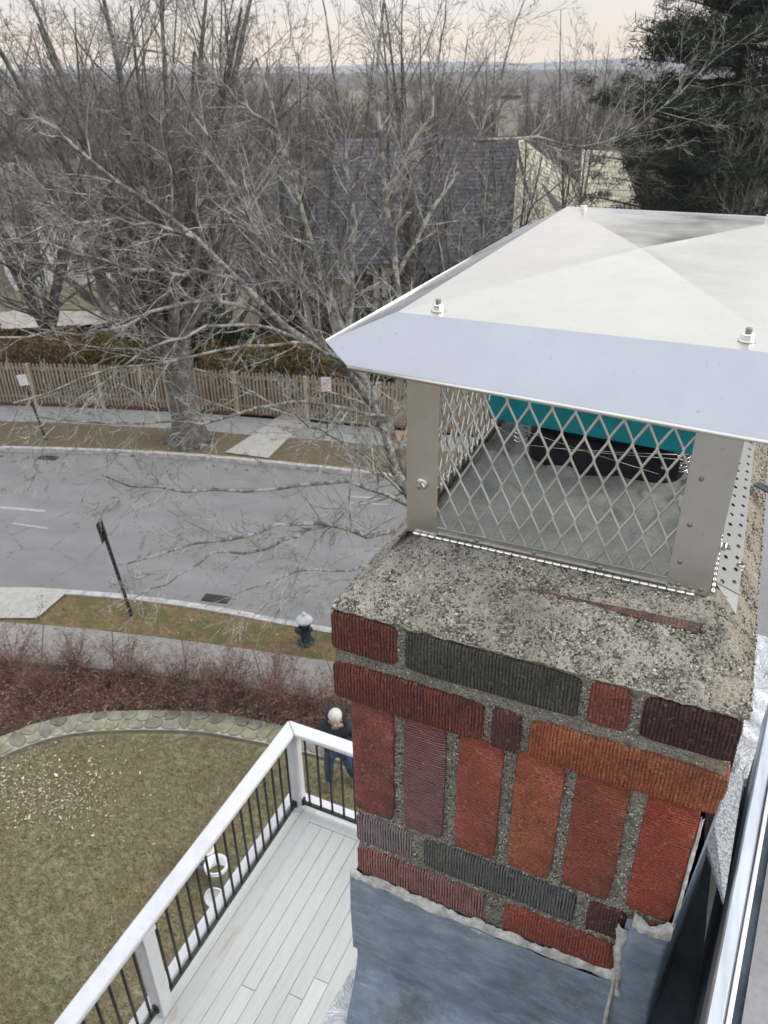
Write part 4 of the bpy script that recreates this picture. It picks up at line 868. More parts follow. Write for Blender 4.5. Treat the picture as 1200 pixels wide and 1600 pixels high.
# reddish twiggy shrubs in the mulch bed
bases = []; m_shrubtwig = bark('reddish_twig', (.13, .085, .07), (.24, .17, .145), .5, (.34, .29, .26))
for vnt in range(3):
    T_ = Acc(); n_ = 26; P = polyl(np.zeros((n_, 3)), unit(np.stack([rng.normal(size=n_)*.55, rng.normal(size=n_)*.55, np.ones(n_)], 1)), rng.uniform(.6, 1.1, n_), 5, .14, (0, 0, .02)); R = taper(n_, 6, np.full(n_, .007), .4); T_.add(tubes(P, R, 3))
    p, d, Ln, r_ = spawn(P, R, np.full(n_, .9), 6, 9, .25, 42, .4, .7); P2 = polyl(p, d, Ln, 4, .2, (0, 0, 0)); T_.add(tubes(P2, taper(len(P2), 5, np.full(len(P2), .003), .6), 3))
    pts = P2.reshape(-1, 3); lm_ = foliage('leaves', 1700, lambda: pts[rng.integers(len(pts))]+rng.normal(size=3)*.03, .016, m_barb); me = lm_.data; bpy.data.objects.remove(lm_)
    bases.append((T_.mesh('twigs', m_shrubtwig), me))
shrubpos = [(20, 1045), (120, 1050), (205, 1060), (285, 1070), (360, 1080), (430, 1095), (490, 1108), (70, 1085), (330, 1100), (540, 1125)]
lbs = ['at the left end of the bed near the apron', 'second from the left along the near sidewalk', 'below the foot of the leaning pole', 'in the middle of the bed beside the sidewalk', 'behind the top of the curved wall', 'left of the person above the deck corner', 'nearest the person in dark clothes', 'set back at the left just above the stone wall', 'close behind the crest of the stone wall', 'by the chimney behind the person']
for i, (px, py) in enumerate(shrubpos):
    t = empty('red_shrub', G(px, py, .07), random.uniform(0, 6), 'twiggy shrub with dry red leaves '+lbs[i], 'shrub', 'red twiggy shrubs in the mulch bed'); s_ = random.uniform(.85, 1.2); t.scale = (s_*1.15, s_*1.15, s_)
    link('twigs', bases[i % 3][0], t); link('leaves', bases[i % 3][1], t)
# low dry ground cover filling the bed between the shrubs and the stone wall
n1r = np.array([n1[np.argmin(np.linalg.norm(n1-p, axis=1))] for p in wallO])
bedp = lambda z: between(n1r, wallO, z)
P_ = np.array([bedp(.08) for _ in range(5200)]); P_[:, 2] = .07
PP_ = polyl(P_, unit(np.stack([rng.normal(size=len(P_))*.6, rng.normal(size=len(P_))*.6, np.ones(len(P_))], 1)), rng.uniform(.15, .5, len(P_)), 3, .2, (0, 0, 0)); A_ = Acc(); A_.add(tubes(PP_, taper(len(P_), 4, np.full(len(P_), .005), .5), 3))
m_dry = bark('dry_reddish_stems', (.14, .078, .060), (.24, .15, .12), .4, (.26, .19, .16))
tag(link('dry_stems', A_.mesh('dry_stems', m_dry)), 'low thicket of reddish brown dry stems filling the curved bed', 'ground cover', None, 'stuff')
tips = PP_.reshape(-1, 3)
lf_ = foliage('dry_foliage', 26000, lambda: tips[rng.integers(len(tips))]+rng.normal(size=3)*.03, .022, leafmat('dry_bed_leaves', (.13, .070, .052), (.22, .13, .10), (.34, .24, .20))); tag(lf_, 'small dry reddish brown leaves of the curved bed', 'ground cover', None, 'stuff')

# ------------------------------------------------------------------ buckets on the lawn
m_bucket = noisy('white_bucket_plastic', (.60, .61, .62), (.74, .75, .76), 9, .4)
m_buckin = noisy('bucket_residue', (.20, .13, .07), (.62, .62, .60), 12, .7)
m_label = noisy('blue_grey_print', (.16, .20, .28), (.30, .34, .42), 40, .5)
def bucket(px, py, label, full, tilt=0):
    t = empty('plastic_bucket', G(px, py, .035), 0, label, 'bucket', 'white buckets on the lawn'); t.rotation_euler = (tilt, tilt*.6, .4)
    r0, r1, h = .13, .152, .37
    MB().lathe([(r0, 0), (r0+(r1-r0)*.8, h*.8), (r1+.010, h*.81), (r1+.010, h*.845), (r1, h*.85), (r1+.004, h-.02), (r1+.012, h-.018), (r1+.012, h), (r1-.006, h), (r0-.008, .03), (.001, .028)], 32).obj('bucket_body', m_bucket, t, True)
    if full: MB().lathe([(.001, h*.45), (r0+.006, h*.45), (.001, h*.47)], 24).obj('contents', noisy('soil_in_bucket', (.10, .08, .03), (.22, .18, .07), 30, .9), t)
    else: MB().lathe([(.001, h*.72), (r0+.012, h*.72), (.001, h*.74)], 24).obj('contents', noisy('tan_powder', (.40, .24, .12), (.62, .50, .40), 9, .9), t)
    pts = [((r1+.012)*math.cos(a_), (r1+.012)*math.sin(a_), h*.83-.14*math.sin((a_-0)/PI*PI)) for a_ in np.linspace(-PI, 0, 13)]
    MB().tube([(x_, y_-.0, h*.83+(.0 if k in (0, 12) else -.11*math.sin(k/12*PI))) for k, (x_, y_, z_) in enumerate(pts)], .003, 5).obj('handle', m_rivet, t)
    if not full:
        Vv = []; 
        for k in range(9):
            a_ = -PI*.75+k*.11; Vv += [((r0+.0185)*math.cos(a_), (r0+.0185)*math.sin(a_), .09), ((r0+.021)*math.cos(a_), (r0+.021)*math.sin(a_), .19)]
        obj('printed_label', Vv, [(2*k, 2*k+2, 2*k+3, 2*k+1) for k in range(8)], m_label, t)
bucket(342, 1376, 'nearer open white bucket on the lawn just outside the railing', True)
bucket(322, 1350, 'rear white bucket with blue print half hidden by the white top rail', False)
t = empty('bucket_lid', G(343, 1392, 0.2), .2, 'white round lid leaning at the foot of the nearer bucket', 'lid'); t.location = G(337, 1403, .16); t.rotation_euler = (1.2, 0, .3)
MB().lathe([(.001, 0), (.15, 0), (.16, .004), (.16, .018), (.15, .02), (.145, .012), (.001, .012)], 28).obj('lid_disc', m_bucket, t, True)

# ------------------------------------------------------------------ person on the lawn by the wall
def skin(name, pts, edges, radii, mat, parent, levels=2, root=0):
    me = bpy.data.meshes.new(name); me.from_pydata([tuple(p) for p in pts], edges, []); o = link(name, me, parent)
    md = o.modifiers.new('skin', 'SKIN'); sv = me.skin_vertices[0].data
    for i, r_ in enumerate(radii): sv[i].radius = (r_, r_) if isinstance(r_, float) else r_
    for i in range(len(radii)): sv[i].use_root = (i == root)
    sb = o.modifiers.new('sub', 'SUBSURF'); sb.levels = levels; sb.render_levels = levels; me.materials.append(mat)
    md.use_smooth_shade = True; return o
pl_ = G(530, 1228, .03)
person = empty('person', pl_, 0, 'person in black hooded jacket, white cap and jeans standing bowed below the deck corner', 'person')
person.rotation_euler = (0, 0, .50)    # local -y faces the camera side
m_skin = noisy('skin', (.40, .22, .16), (.50, .29, .22), 20, .6); m_coat = noisy('black_jacket_cloth', (.012, .016, .022), (.03, .036, .046), 30, .9, bump=.5, bdist=.01)
m_jean = noisy('blue_denim', (.02, .04, .075), (.05, .085, .14), 25, .9); m_cap = noisy('white_knit_cap', (.46, .44, .41), (.62, .60, .56), 60, .9); m_boot = noisy('brown_boots', (.07, .045, .04), (.14, .10, .09), 30, .8)
m_hair = noisy('grey_beard', (.10, .10, .10), (.22, .22, .21), 80, .9)
hip = (0, 0, .92)
body = [hip, (0, -.03, 1.12), (0, -.08, 1.36), (0, -.13, 1.46), (0, -.17, 1.53), (-.19, -.09, 1.40), (-.27, -.14, 1.15), (-.12, -.34, 1.27), (.19, -.09, 1.40), (.27, -.12, 1.15), (.13, -.33, 1.26),
        (-.10, 0, .86), (-.14, -.06, .50), (-.15, .02, .09), (-.16, -.12, .04), (.10, 0, .86), (.17, -.04, .50), (.22, .10, .09), (.25, -.03, .04)]
be = [(0, 1), (1, 2), (2, 3), (3, 4), (2, 5), (5, 6), (6, 7), (2, 8), (8, 9), (9, 10), (0, 11), (11, 12), (12, 13), (13, 14), (0, 15), (15, 16), (16, 17), (17, 18)]
skin('body', body+[(0, -.20, 1.58), (0, -.24, 1.68)], be+[(4, 19), (19, 20)], [(.15, .11), (.145, .10), (.16, .10), .06, .055, .07, .045, .03, .07, .045, .03, .085, .055, .04, .035, .085, .055, .04, .035, .085, .088], m_skin, person)
skin('jacket', [(0, 0, .82), (0, -.02, 1.0), (0, -.05, 1.2), (0, -.09, 1.38), (0, -.13, 1.46), (-.20, -.09, 1.40), (-.29, -.14, 1.14), (-.13, -.33, 1.27), (.20, -.09, 1.40), (.29, -.12, 1.14), (.14, -.32, 1.26)],
     [(0, 1), (1, 2), (2, 3), (3, 4), (3, 5), (5, 6), (6, 7), (3, 8), (8, 9), (9, 10)], [(.20, .15), (.19, .14), (.20, .145), (.20, .13), .10, .105, .075, .055, .105, .075, .055], m_coat, person)
skin('hood', [(0, .0, 1.44), (0, -.06, 1.58), (0, -.11, 1.70), (0, -.15, 1.76)], [(0, 1), (1, 2), (2, 3)], [.12, (.165, .14), (.165, .13), (.12, .09)], m_coat, person)
skin('trousers', [(0, 0, .92), (-.11, 0, .84), (-.145, -.06, .50), (-.155, .02, .13), (.11, 0, .84), (.175, -.04, .50), (.225, .10, .13)], [(0, 1), (1, 2), (2, 3), (0, 4), (4, 5), (5, 6)], [(.16, .125), .105, .08, .065, .105, .08, .065], m_jean, person)
for fx, fy in ((-.155, .02), (.225, .10)):
    skin('boot', [(fx, fy+.03, .05), (fx, fy-.02, .05), (fx, fy-.12, .04), (fx, fy-.19, .032), (fx, fy+.01, .16)], [(0, 1), (1, 2), (2, 3), (1, 4)], [.052, .058, .050, .036, .055], m_boot, person, root=1)
cap_ = MB().lathe([(.098, -.045), (.104, -.02), (.100, .025), (.086, .062), (.055, .09), (.018, .10)], 20).obj('cap', m_cap, person, True, loc=(.005, -.20, 1.722), rot=(.30, .10, .1))
skin('beard', [(-.05, -.30, 1.60), (0, -.325, 1.585), (.05, -.30, 1.60), (0, -.30, 1.54)], [(0, 1), (1, 2), (1, 3)], [.035, .045, .035, .03], m_hair, person, root=1)
skin('nose', [(0, -.325, 1.665), (0, -.348, 1.635)], [(0, 1)], [.013, .017], m_skin, person)
for sx in (-1, 1):
    skin('ear', [(sx*.088, -.235, 1.65), (sx*.095, -.23, 1.62)], [(0, 1)], [.016, .013], m_skin, person); MB().lathe([(.001, -.008), (.010, 0), (.001, .008)], 8).obj('eye', m_dark, person, True, loc=(sx*.034, -.325, 1.675))
    hx_, hy_, hz_ = (sx*.105, -.375, 1.28); pts = [(hx_, hy_+.05, hz_), (hx_-sx*.02, hy_, hz_)]; ed = [(0, 1)]; rd = [.028, .036]
    for k in range(4):
        b_ = len(pts); o_ = (k-1.5)*.021; ln = (.9, 1.05, 1.0, .8)[k]
        pts += [(hx_-sx*.03, hy_-.02, hz_+o_), (hx_-sx*.055*ln, hy_-.045*ln, hz_+o_), (hx_-sx*.085*ln, hy_-.03, hz_+o_)]; ed += [(1, b_), (b_, b_+1), (b_+1, b_+2)]; rd += [.0105, .0095, .008]
    b_ = len(pts); pts += [(hx_-sx*.02, hy_-.0, hz_+.045), (hx_-sx*.05, hy_-.02, hz_+.06)]; ed += [(1, b_), (b_, b_+1)]; rd += [.012, .010]
    skin('hand', pts, ed, rd, m_skin, person, 1, 1)
ph = MB().box(-.036, .036, -.004, .004, -.075, .075).obj('mobile_phone', m_black, None, bevel=.004); tag(ph, 'dark phone held in both hands of the bowed person', 'phone')
ca, sa = math.cos(.5), math.sin(.5); lx, ly = 0.02, -.41; ph.location = (pl_[0]+lx*ca-ly*sa, pl_[1]+lx*sa+ly*ca, pl_[2]+1.28); ph.rotation_euler = (-.7, 0, .5)

# ------------------------------------------------------------------ deck and railing
ZD = 10-5.3; XR, YC = -2.16, 3.05
deck = empty('roof_deck', (0, 0, ZD), 0, 'pale painted plank deck on the lower roof behind a white railing', 'deck')
bw = .106; x_ = XR+.22; k = 0
while x_ < 2.4:
    ys = [YC-.10]; 
    while ys[-1] > -1.8: ys.append(ys[-1]-random.uniform(1.1, 3.6) if len(ys) > 1 else ys[-1]-random.uniform(.3, 3.2))
    for a_, b_ in zip(ys[:-1], ys[1:]):
        MB().box(-bw/2+.0022, bw/2-.0022, b_+.0018, a_-.0018, -.009, random.uniform(-.001, .001)).obj('board', random.choice(m_deck), deck, bevel=.003, loc=(x_, 0, 0))
    x_ += bw; k += 1
for (xa, xb, mt) in ((XR+.055, XR+.155, m_deckworn), (XR-.06, XR+.05, m_deck[1])): MB().box(xa, xb, -2.2, YC+.04, -.009, .001).obj('border_board', mt, deck, bevel=.003)
MB().box(XR+.156, 2.4, YC-.098, YC-.0, -.009, .0).obj('border_board', m_deck[0], deck, bevel=.003)
MB().box(XR-.131, 2.4, -2.2, YC+.12, -.30, -.0095).obj('deck_frame', m_white, deck)
MB().box(XR-.135, XR-.062, -2.2, YC+.12, -.0090, .02).obj('fascia', m_white, deck, bevel=.004); MB().box(XR-.061, 2.4, YC+.05, YC+.131, -.0088, .02).obj('fascia', m_white, deck, bevel=.004)
rail = empty('deck_railing', (0, 0, ZD), 0, 'white deck railing with thin black iron balusters and a mitred corner', 'railing')
RH = .90
def post(x, y): 
    p = MB().box(-.048, .048, -.048, .048, .002, RH-.045).obj('post', m_white, rail, bevel=.004, loc=(x, y, 0)); MB().box(-.058, .058, -.058, .058, RH-.085, RH-.047).obj('post_collar', m_white, p, bevel=.004)
PY = [YC, 1.29, -.47, -2.2]
for y in PY: post(XR, y)
for x in (.75-.02, 2.3): post(x-1.0 if x < 1 else x, YC)
def hrail(name, pts, w_, h_, z, mat, r=.02):
    (x0, y0), (x1, y1) = pts; L_ = math.hypot(x1-x0, y1-y0); a_ = math.atan2(y1-y0, x1-x0); o = MB().box(0, L_, -w_/2, w_/2, z-h_/2, z+h_/2).obj(name, mat, rail, bevel=r, loc=(x0, y0, 0), rot=(0, 0, a_)); o.modifiers[0].segments = 4; return o
# mitred rails
w2 = .058
def mrail(P4, z0, z1):
    Vv = [(*p, z0) for p in P4]+[(*p, z1) for p in P4]; o = obj('top_rail', Vv, [(3, 2, 1, 0), (4, 5, 6, 7), (0, 1, 5, 4), (1, 2, 6, 5), (2, 3, 7, 6), (3, 0, 4, 7)], m_white, rail); md = o.modifiers.new('b', 'BEVEL'); md.width = .014; md.segments = 3; return o
mrail([(XR-w2, -2.3), (XR+w2, -2.3), (XR+w2, YC-w2-.001), (XR-w2, YC+w2-.001)], RH-.045, RH)
mrail([(XR-w2+.001, YC+w2), (XR+w2+.001, YC-w2), (2.35, YC-w2), (2.35, YC+w2)], RH-.045, RH)
hrail('upper_rail', ((XR, -2.2), (XR, YC-.06)), .03, .02, RH-.062, m_iron, .003)
hrail('upper_rail', ((XR+.06, YC), (2.3, YC)), .03, .02, RH-.062, m_iron, .003)
for y0, y1 in zip(PY[1:], PY[:-1]): hrail('bottom_rail', ((XR+.0, y0+.05), (XR+.0, y1-.05)), .026, .026, .075, m_iron, .003)
hrail('bottom_rail', ((XR+.05, YC), (-.30, YC)), .026, .026, .075, m_iron, .003); hrail('bottom_rail', ((-.21, YC), (2.25, YC)), .026, .026, .075, m_iron, .003)
bal = mesh('baluster', *(lambda b: (b.V, b.F))(MB().tube([(0, 0, .06), (0, 0, RH-.055)], .0095, 8)), m_iron, True)
for y0, y1 in zip(PY[1:], PY[:-1]):
    nb = 16
    for k in range(nb): link('baluster', bal, rail, (XR, y0+.05+(k+.5)*(y1-y0-.1)/nb, 0))
for k in range(17): link('baluster', bal, rail, (XR+.05+(k+.6)*.105, YC, 0))
for k in range(22): link('baluster', bal, rail, (-.16+k*.11, YC, 0))
for y in PY[:3]:
    for dy in (-.056, .056):
        MB().box(-.02, .02, -.008, .008, .055, .12).obj('bracket', m_iron, rail, loc=(XR+.0, y+dy, 0))
MB().box(-.008, .008, -.02, .02, .055, .12).obj('bracket', m_iron, rail, loc=(XR+.056, YC, 0))

# ------------------------------------------------------------------ own house: walls under the deck, roofs round the chimney
own = empty('house_below', (0, 0, 0), 0, 'roof edge of the house at the chimney foot with grey membrane and aluminium trim', 'house')
MB().box(XR-.1, 6, -8, YC+.05, 0, ZD-.31).obj('wall', m_whitewall, own)
MB().box(.03, 6, -6, 1.0, ZD+.002, Z0-1.05).obj('wall', m_membrane, own)
# silver coated lower roof round the shaft
def gridsheet(nx_, ny_, fn):
    Vv = [fn(i/(nx_-1), j/(ny_-1)) for j in range(ny_) for i in range(nx_)]; return Vv, [(j*nx_+i, j*nx_+i+1, (j+1)*nx_+i+1, (j+1)*nx_+i) for j in range(ny_-1) for i in range(nx_-1)]
def crump(x, y, s=9, a_=.02): return noise.fractal(Vector((x*s, y*s, 1.7)), .8, 2.0, 4)*a_
Vv, Ff = gridsheet(70, 60, lambda u, v: (lambda x, y: (x, y, Z0-.845+crump(x, y, 11, .022)-.10*max(0, .03-x)**.5))(-.035+u*.50, -.75+v*.85)); obj('silver_roof', Vv, Ff, m_silver, own, True)
Vv, Ff = gridsheet(40, 30, lambda u, v: (lambda x, y: (x, y, Z0-.50+crump(x, y, 8, .03)))(.44+u*.60, .42+v*.44)); obj('silver_roof', Vv, Ff, m_silver, own, True)
MB().box(.35, 3.5, .862, 3.0, Z0-.60, Z0-.50).obj('roof_membrane', m_membrane, own)
Vv, Ff = gridsheet(14, 60, lambda u, v: (.445+u*.075, -.75+v*1.2, Z0-.62+.05*v+crump(u*.1, v*1.2, 14, .008))); obj('lead_trough', Vv, Ff, m_leaddark, own, True)
# membrane roof to the right with its aluminium edge
e0 = np.array([.496-.0478*1.2, -.13-.52*1.2]); e1 = np.array([.548, .44]); dv = (e1-e0)/np.linalg.norm(e1-e0); nv_ = np.array([dv[1], -dv[0]]); Le = np.linalg.norm(e1-e0)
def strip(name, a0, a1, z0, z1, mat, bev=0):
    P_ = [e0+nv_*a0, e1+nv_*a0, e1+nv_*a1, e0+nv_*a1]; Vv = [(*p, Z0+z0) for p in P_]+[(*p, Z0+z1) for p in P_]
    o = obj(name, Vv, [(3, 2, 1, 0), (4, 5, 6, 7), (0, 1, 5, 4), (1, 2, 6, 5), (2, 3, 7, 6), (3, 0, 4, 7)], mat, own)
    if bev: md = o.modifiers.new('b', 'BEVEL'); md.width = bev; md.segments = 2
strip('roof_membrane', .034, 1.6, -.36, -.3005, m_membrane); strip('edge_trim', 0, .019, -.37, -.300, m_trim, .003); strip('edge_bead', .0195, .0245, -.34, -.2965, m_trimlight, .001); strip('edge_gap', .025, .0335, -.34, -.304, m_leaddark)
strip('edge_wall', .004, .03, -.70, -.371, m_leaddark)
# granule covered flap behind the corbel
fz = Z0-.26
MB().add([(.463, .16, fz+.03), (.508, .17, fz+.02), (.506, .03, fz-.045), (.474, .09, fz-.02), (.463, .16, fz+.022), (.508, .17, fz+.012), (.506, .03, fz-.053), (.474, .09, fz-.028)], [(0, 3, 2, 1), (4, 5, 6, 7), (0, 1, 5, 4), (1, 2, 6, 5), (2, 3, 7, 6), (3, 0, 4, 7)]).obj('shingle_flap', m_granule, own)

# ------------------------------------------------------------------ the chimney
ch = empty('brick_chimney', (0, 0, Z0), 0, 'red brick chimney with corbelled courses, pebbly concrete crown and blue lead flashing', 'chimney')
W, DP, IN = .47, 1.0, .015
def jit(o, amt):
    for v in o.data.vertices: v.co += Vector((random.uniform(-1, 1), random.uniform(-1, 1), random.uniform(-1, 1)))*amt
def brick(x0, x1, z0, z1, y0, mat, dep=.09, round_=.004, vertical=False, side=None, chip=0):
    """front face at y0; side 'L'/'R' turns the long face to the chimney's side"""
    w_, h_ = x1-x0, z1-z0; round_ = min(round_, .0042)
    bm = bmesh.new(); bmesh.ops.create_cube(bm, size=1)
    if vertical: w_, h_ = h_, w_
    for v in bm.verts: v.co = Vector((v.co.x*w_, v.co.y*dep, v.co.z*h_))
    bmesh.ops.subdivide_edges(bm, edges=bm.edges[:], cuts=7, use_grid_fill=True)
    r_ = round_; sd = random.uniform(0, 99)
    for v in bm.verts:
        c = v.co; ex = max(0, abs(c.x)-(w_/2-.018))/.018; ez = max(0, abs(c.z)-(h_/2-.014))/.014; ey = 1 if c.y < -dep/2+.001 else 0
        if abs(c.x) > w_/2-.0005 and abs(c.z) > h_/2-.0005: c.x -= math.copysign(r_*.8, c.x); c.z -= math.copysign(r_*.8, c.z)
        if ey and (abs(c.x) > w_/2-.002 or abs(c.z) > h_/2-.002): c.y += r_*.35
        nn = noise.noise_vector(Vector((c.x*45+sd, c.y*45, c.z*45)))*.0011; c += nn
        if chip and ex > .9 and c.x > 0 and c.z < 0: c.x -= chip
    me = bpy.data.meshes.new('brick'); bm.to_mesh(me); bm.free(); me.materials.append(mat)
    o = link('brick', me, ch); o.location = ((x0+x1)/2, y0+dep/2, (z0+z1)/2)
    if vertical: o.rotation_euler = (0, PI/2, 0)
    if side: o.rotation_euler = (0, PI/2 if vertical else 0, 0) if False else (0, 0, PI/2 if side == 'R' else -PI/2)
    md = o.modifiers.new('b', 'BEVEL'); md.width = .0016; md.segments = 2; md.limit_method = 'ANGLE'; md.angle_limit = .9
    me.shade_smooth(); return o
zA, zB = (-.062, -.004), (-.142, -.082)
for x0, x1, m_, rr in ((0, .088, 'red', .003), (.100, .308, 'char', .003), (.318, .362, 'stub', .009), (.374, .470, 'maroon', .009)): brick(x0, x1, *zA, 0, B[m_], .088, rr)
for x0, x1, m_, rr in ((0, .202, 'red', .004), (.212, .248, 'dred', .006), (.258, .472, 'orange', .004)): brick(x0, x1, *zB, -.001, B[m_], .088, rr, chip=.004 if m_ == 'orange' else 0)
zS = (-.364, -.145)
for x0, x1, m_ in ((.015, .077, 's1'), (.092, .151, 's2'), (.168, .226, 's3'), (.243, .302, 's4'), (.316, .379, 's5'), (.398, .456, 's6')): brick(x0, x1, zS[0]+random.uniform(-.003, .002), zS[1], .015+random.uniform(-.002, .002), B[m_], .085, .004, vertical=True)
zC, zD2 = (-.436, -.378), (-.506, -.449)
for x0, x1, m_, rr in ((.015, .104, 'purple', .003), (.123, .340, 'bluegrey', .003), (.356, .404, 'dred', .006), (.418, .455, 'low', .004)): brick(x0, x1, *zC, .016, B[m_], .085, rr)
for x0, x1, m_, rr in ((.015, .218, 'pink', .003), (.246, .410, 'low', .004), (.422, .455, 'low', .004)): brick(x0, x1, *zD2, .015, B[m_], .085, rr)
# side and back bricks
def siderun(z0, z1, inset, ph_):
    for sd_ in ('L', 'R'):
        y = .10+ph_
        while y < DP-.02:
            l_ = min(.203, DP-inset-y)
            if l_ < .03: break
            xc = inset+.044 if sd_ == 'L' else W-inset-.044
            o = brick(-l_/2, l_/2, z0, z1, 0, random.choice((B['red'], B['stub'], B['low'], B['s5'])), .088, .003, side=sd_); o.location = (xc, y+l_/2, (z0+z1)/2); y += l_+.012
for (z0, z1), ins, ph_ in ((zA, 0, 0), (zB, 0, .006), (zC, .015, 0), (zD2, .015, .006)): siderun(z0, z1, ins, ph_)
for sd_ in (0, 1):
    y = .112
    while y < DP-.08:
        o = brick(0, .058, zS[0], zS[1], 0, random.choice((B['s1'], B['s5'], B['s3'])), .085, .003, vertical=True); o.rotation_euler = (0, PI/2, PI/2 if sd_ else -PI/2); o.location = ((W-.015-.0425) if sd_ else (.015+.0425), y+.029, sum(zS)/2); y += .073
# mortar: body slightly behind the brick faces, rough
def roughbox(x0, x1, y0, y1, z0, z1, step, amp, name, mat):
    bm = bmesh.new()
    def face(o_, u_, v_, nu, nv2):
        g_ = [[bm.verts.new(Vector(o_)+Vector(u_)*i/nu+Vector(v_)*j/nv2) for i in range(nu+1)] for j in range(nv2+1)]
        for j in range(nv2):
            for i in range(nu): bm.faces.new((g_[j][i], g_[j][i+1], g_[j+1][i+1], g_[j+1][i]))
    nx_, nz_, ny_ = int((x1-x0)/step), int((z1-z0)/step), int((y1-y0)/step/2.5)
    face((x0, y0, z0), (x1-x0, 0, 0), (0, 0, z1-z0), nx_, nz_); face((x1, y0, z0), (0, y1-y0, 0), (0, 0, z1-z0), ny_, nz_); face((x0, y1, z0), (0, y0-y1, 0), (0, 0, z1-z0), ny_, nz_); face((x1, y1, z0), (x0-x1, 0, 0), (0, 0, z1-z0), nx_//3, nz_//3)
    bmesh.ops.remove_doubles(bm, verts=bm.verts[:], dist=1e-5)
    for v in bm.verts:
        p = v.co*140; v.co += noise.noise_vector(p)*amp + noise.noise_vector(v.co*420)*amp*.5
    me = bpy.data.meshes.new(name); bm.to_mesh(me); bm.free(); me.materials.append(mat); me.shade_smooth(); return link(name, me, ch)
roughbox(.004, W-.004, .0055, DP-.004, -.140, -.002, .0032, .0022, 'mortar', m_mortar)
roughbox(.019, W-.019, .0205, DP-.019, -.52, -.138, .0036, .0022, 'mortar', m_mortar)
MB().box(.03, W-.03, .03, DP-.03, -4.73, -.515).obj('shaft', m_leaddark, ch)
# crown: sloped wash of exposed aggregate
HX0, HX1, HY0, HY1, HZ = .050, .415, .123, .86, .055
def crown_h(x, y):
    dx = min(x+.002, W+.008-x); dy = min(y+.002, DP-y)
    ax = min(1, max(0, dx)/(.075 if x < W/2 else .058)); ay = min(1, max(0, dy)/.115)
    e_ = lambda t: 1-(1-t)**1.9
    h_ = HZ*min(e_(ax)*.55+.45*ax if x < W/2 else e_(ax), e_(ay))
    if x < .05: h_ = min(h_, HZ*(.62+.38*ax)*e_(ay)) if y > .1 else h_
    return h_
GY = lambda x: float(np.interp(x, [.22, .29, .34, .41], [.0745, .0750, .0755, .0760]))
def crown_pt(u, v):
    x, y = -.001+u*(W+.006), .002+v*(DP-.002); h_ = crown_h(x, y)-.002
    inside = HX0+.012 < x < HX1-.012 and HY0+.012 < y < HY1
    n1_ = noise.fractal(Vector((x*45, y*45, .5)), .8, 2, 3); n2_ = noise.noise(Vector((x*330, y*330, 2)))
    if inside: t_ = min(1, min(x-HX0-.012, HX1-.012-x, y-HY0-.012)/.03); h_ = h_-t_*(.016+.012*noise.noise(Vector((x*9, y*9, 7))))+max(0, noise.noise(Vector((x*26, y*26, 3)))-.15)*.03*(1 if .30 < y < .45 else .25)
    else: h_ += n1_*.0025+n2_*.0022
    # long chipped groove that bares a brick
    if .222 < x < .416: g_ = abs(y-GY(x))/(.0030+.007*max(0, x-.28)/.13); h_ -= .009*max(0, 1-g_**2)
    ed = min(x+.002, W+.008-x, y+.004)
    if ed < .006: h_ -= .002+abs(n2_)*.003
    return (x+(noise.noise(Vector((y*60, 1, 1)))*.003 if u in (0, 1) else 0), y+(noise.noise(Vector((x*50, 5, 1)))*.0035-.001 if v == 0 else 0), h_)
NXc, NYc = 190, 210
vv = [(j/(NYc-1))**1.45 for j in range(NYc)]
Vv = [crown_pt(i/(NXc-1), vv[j]) for j in range(NYc) for i in range(NXc)]; Ff = [(j*NXc+i, j*NXc+i+1, (j+1)*NXc+i+1, (j+1)*NXc+i) for j in range(NYc-1) for i in range(NXc-1)]
me = mesh('crown', Vv, Ff, m_crown, True); me.materials.append(m_floor)
pi_ = []
for f in me.polygons:
    c = f.center; pi_.append(1 if (HX0+.008 < c.x < HX1-.008 and HY0+.010 < c.y < HY1) else 0)
me.polygons.foreach_set('material_index', pi_); crown = link('concrete_crown', me, ch)
sk = [];
for i in range(NXc): sk.append(Vv[i])
obj('crown_edge', [(p[0], p[1]+.0015, p[2]) for p in sk]+[(p[0], p[1]+.006, -.006) for p in sk], [(i, NXc+i, NXc+i+1, i+1) for i in range(NXc-1)], m_crown, ch, True)
# pebbles bedded in the crown and the joints
ico = bmesh.new(); bmesh.ops.create_icosphere(ico, subdivisions=1, radius=1); iv = np.array([v.co[:] for v in ico.verts]); iF = np.array([[v.index for v in f.verts] for f in ico.faces]); ico.free()
def pebbles(name, pts, rmin, rmax, mat, parent):
    n_ = len(pts); P_ = np.array(pts); s_ = rng.uniform(rmin, rmax, (n_, 1, 1))*rng.uniform(.6, 1.3, (n_, 1, 3)); Vv = P_[:, None, :]+iv[None]*s_*(1+rng.normal(size=(n_, 12, 1))*.16); Q = (iF[None]+(np.arange(n_)*12)[:, None, None]).reshape(-1, 3)
    o = link(name, npmesh(name, Vv.reshape(-1, 3), Q, mat, False), parent); o['kind'] = 'stuff'; return o
pts = []
while len(pts) < 17000:
    x, y = random.uniform(.001, W+.004), .0035+random.uniform(0, 1)**1.6*.8
    if HX0 < x < HX1+.027 and HY0-.003 < y < HY1: continue
    if .22 < x < .415 and abs(y-GY(x)) < .003+.006*max(0, x-.28)/.13: continue
    pts.append((x, y, crown_h(x, y)-.0028))
pebbles('pebble', pts, .0008, .0020, m_pebble, ch)
pts = []
def jp(x0, x1, z0, z1, y, n_):
    for _ in range(n_): pts.append((random.uniform(x0, x1), y+random.uniform(-.0002, .0018), random.uniform(z0, z1)))
jp(0.004, W-.002, -.081, -.063, .006, 1700)
for a_, b_ in ((.088, .100), (.308, .318), (.362, .374)): jp(a_, b_, -.064, -.002, .005, 190)
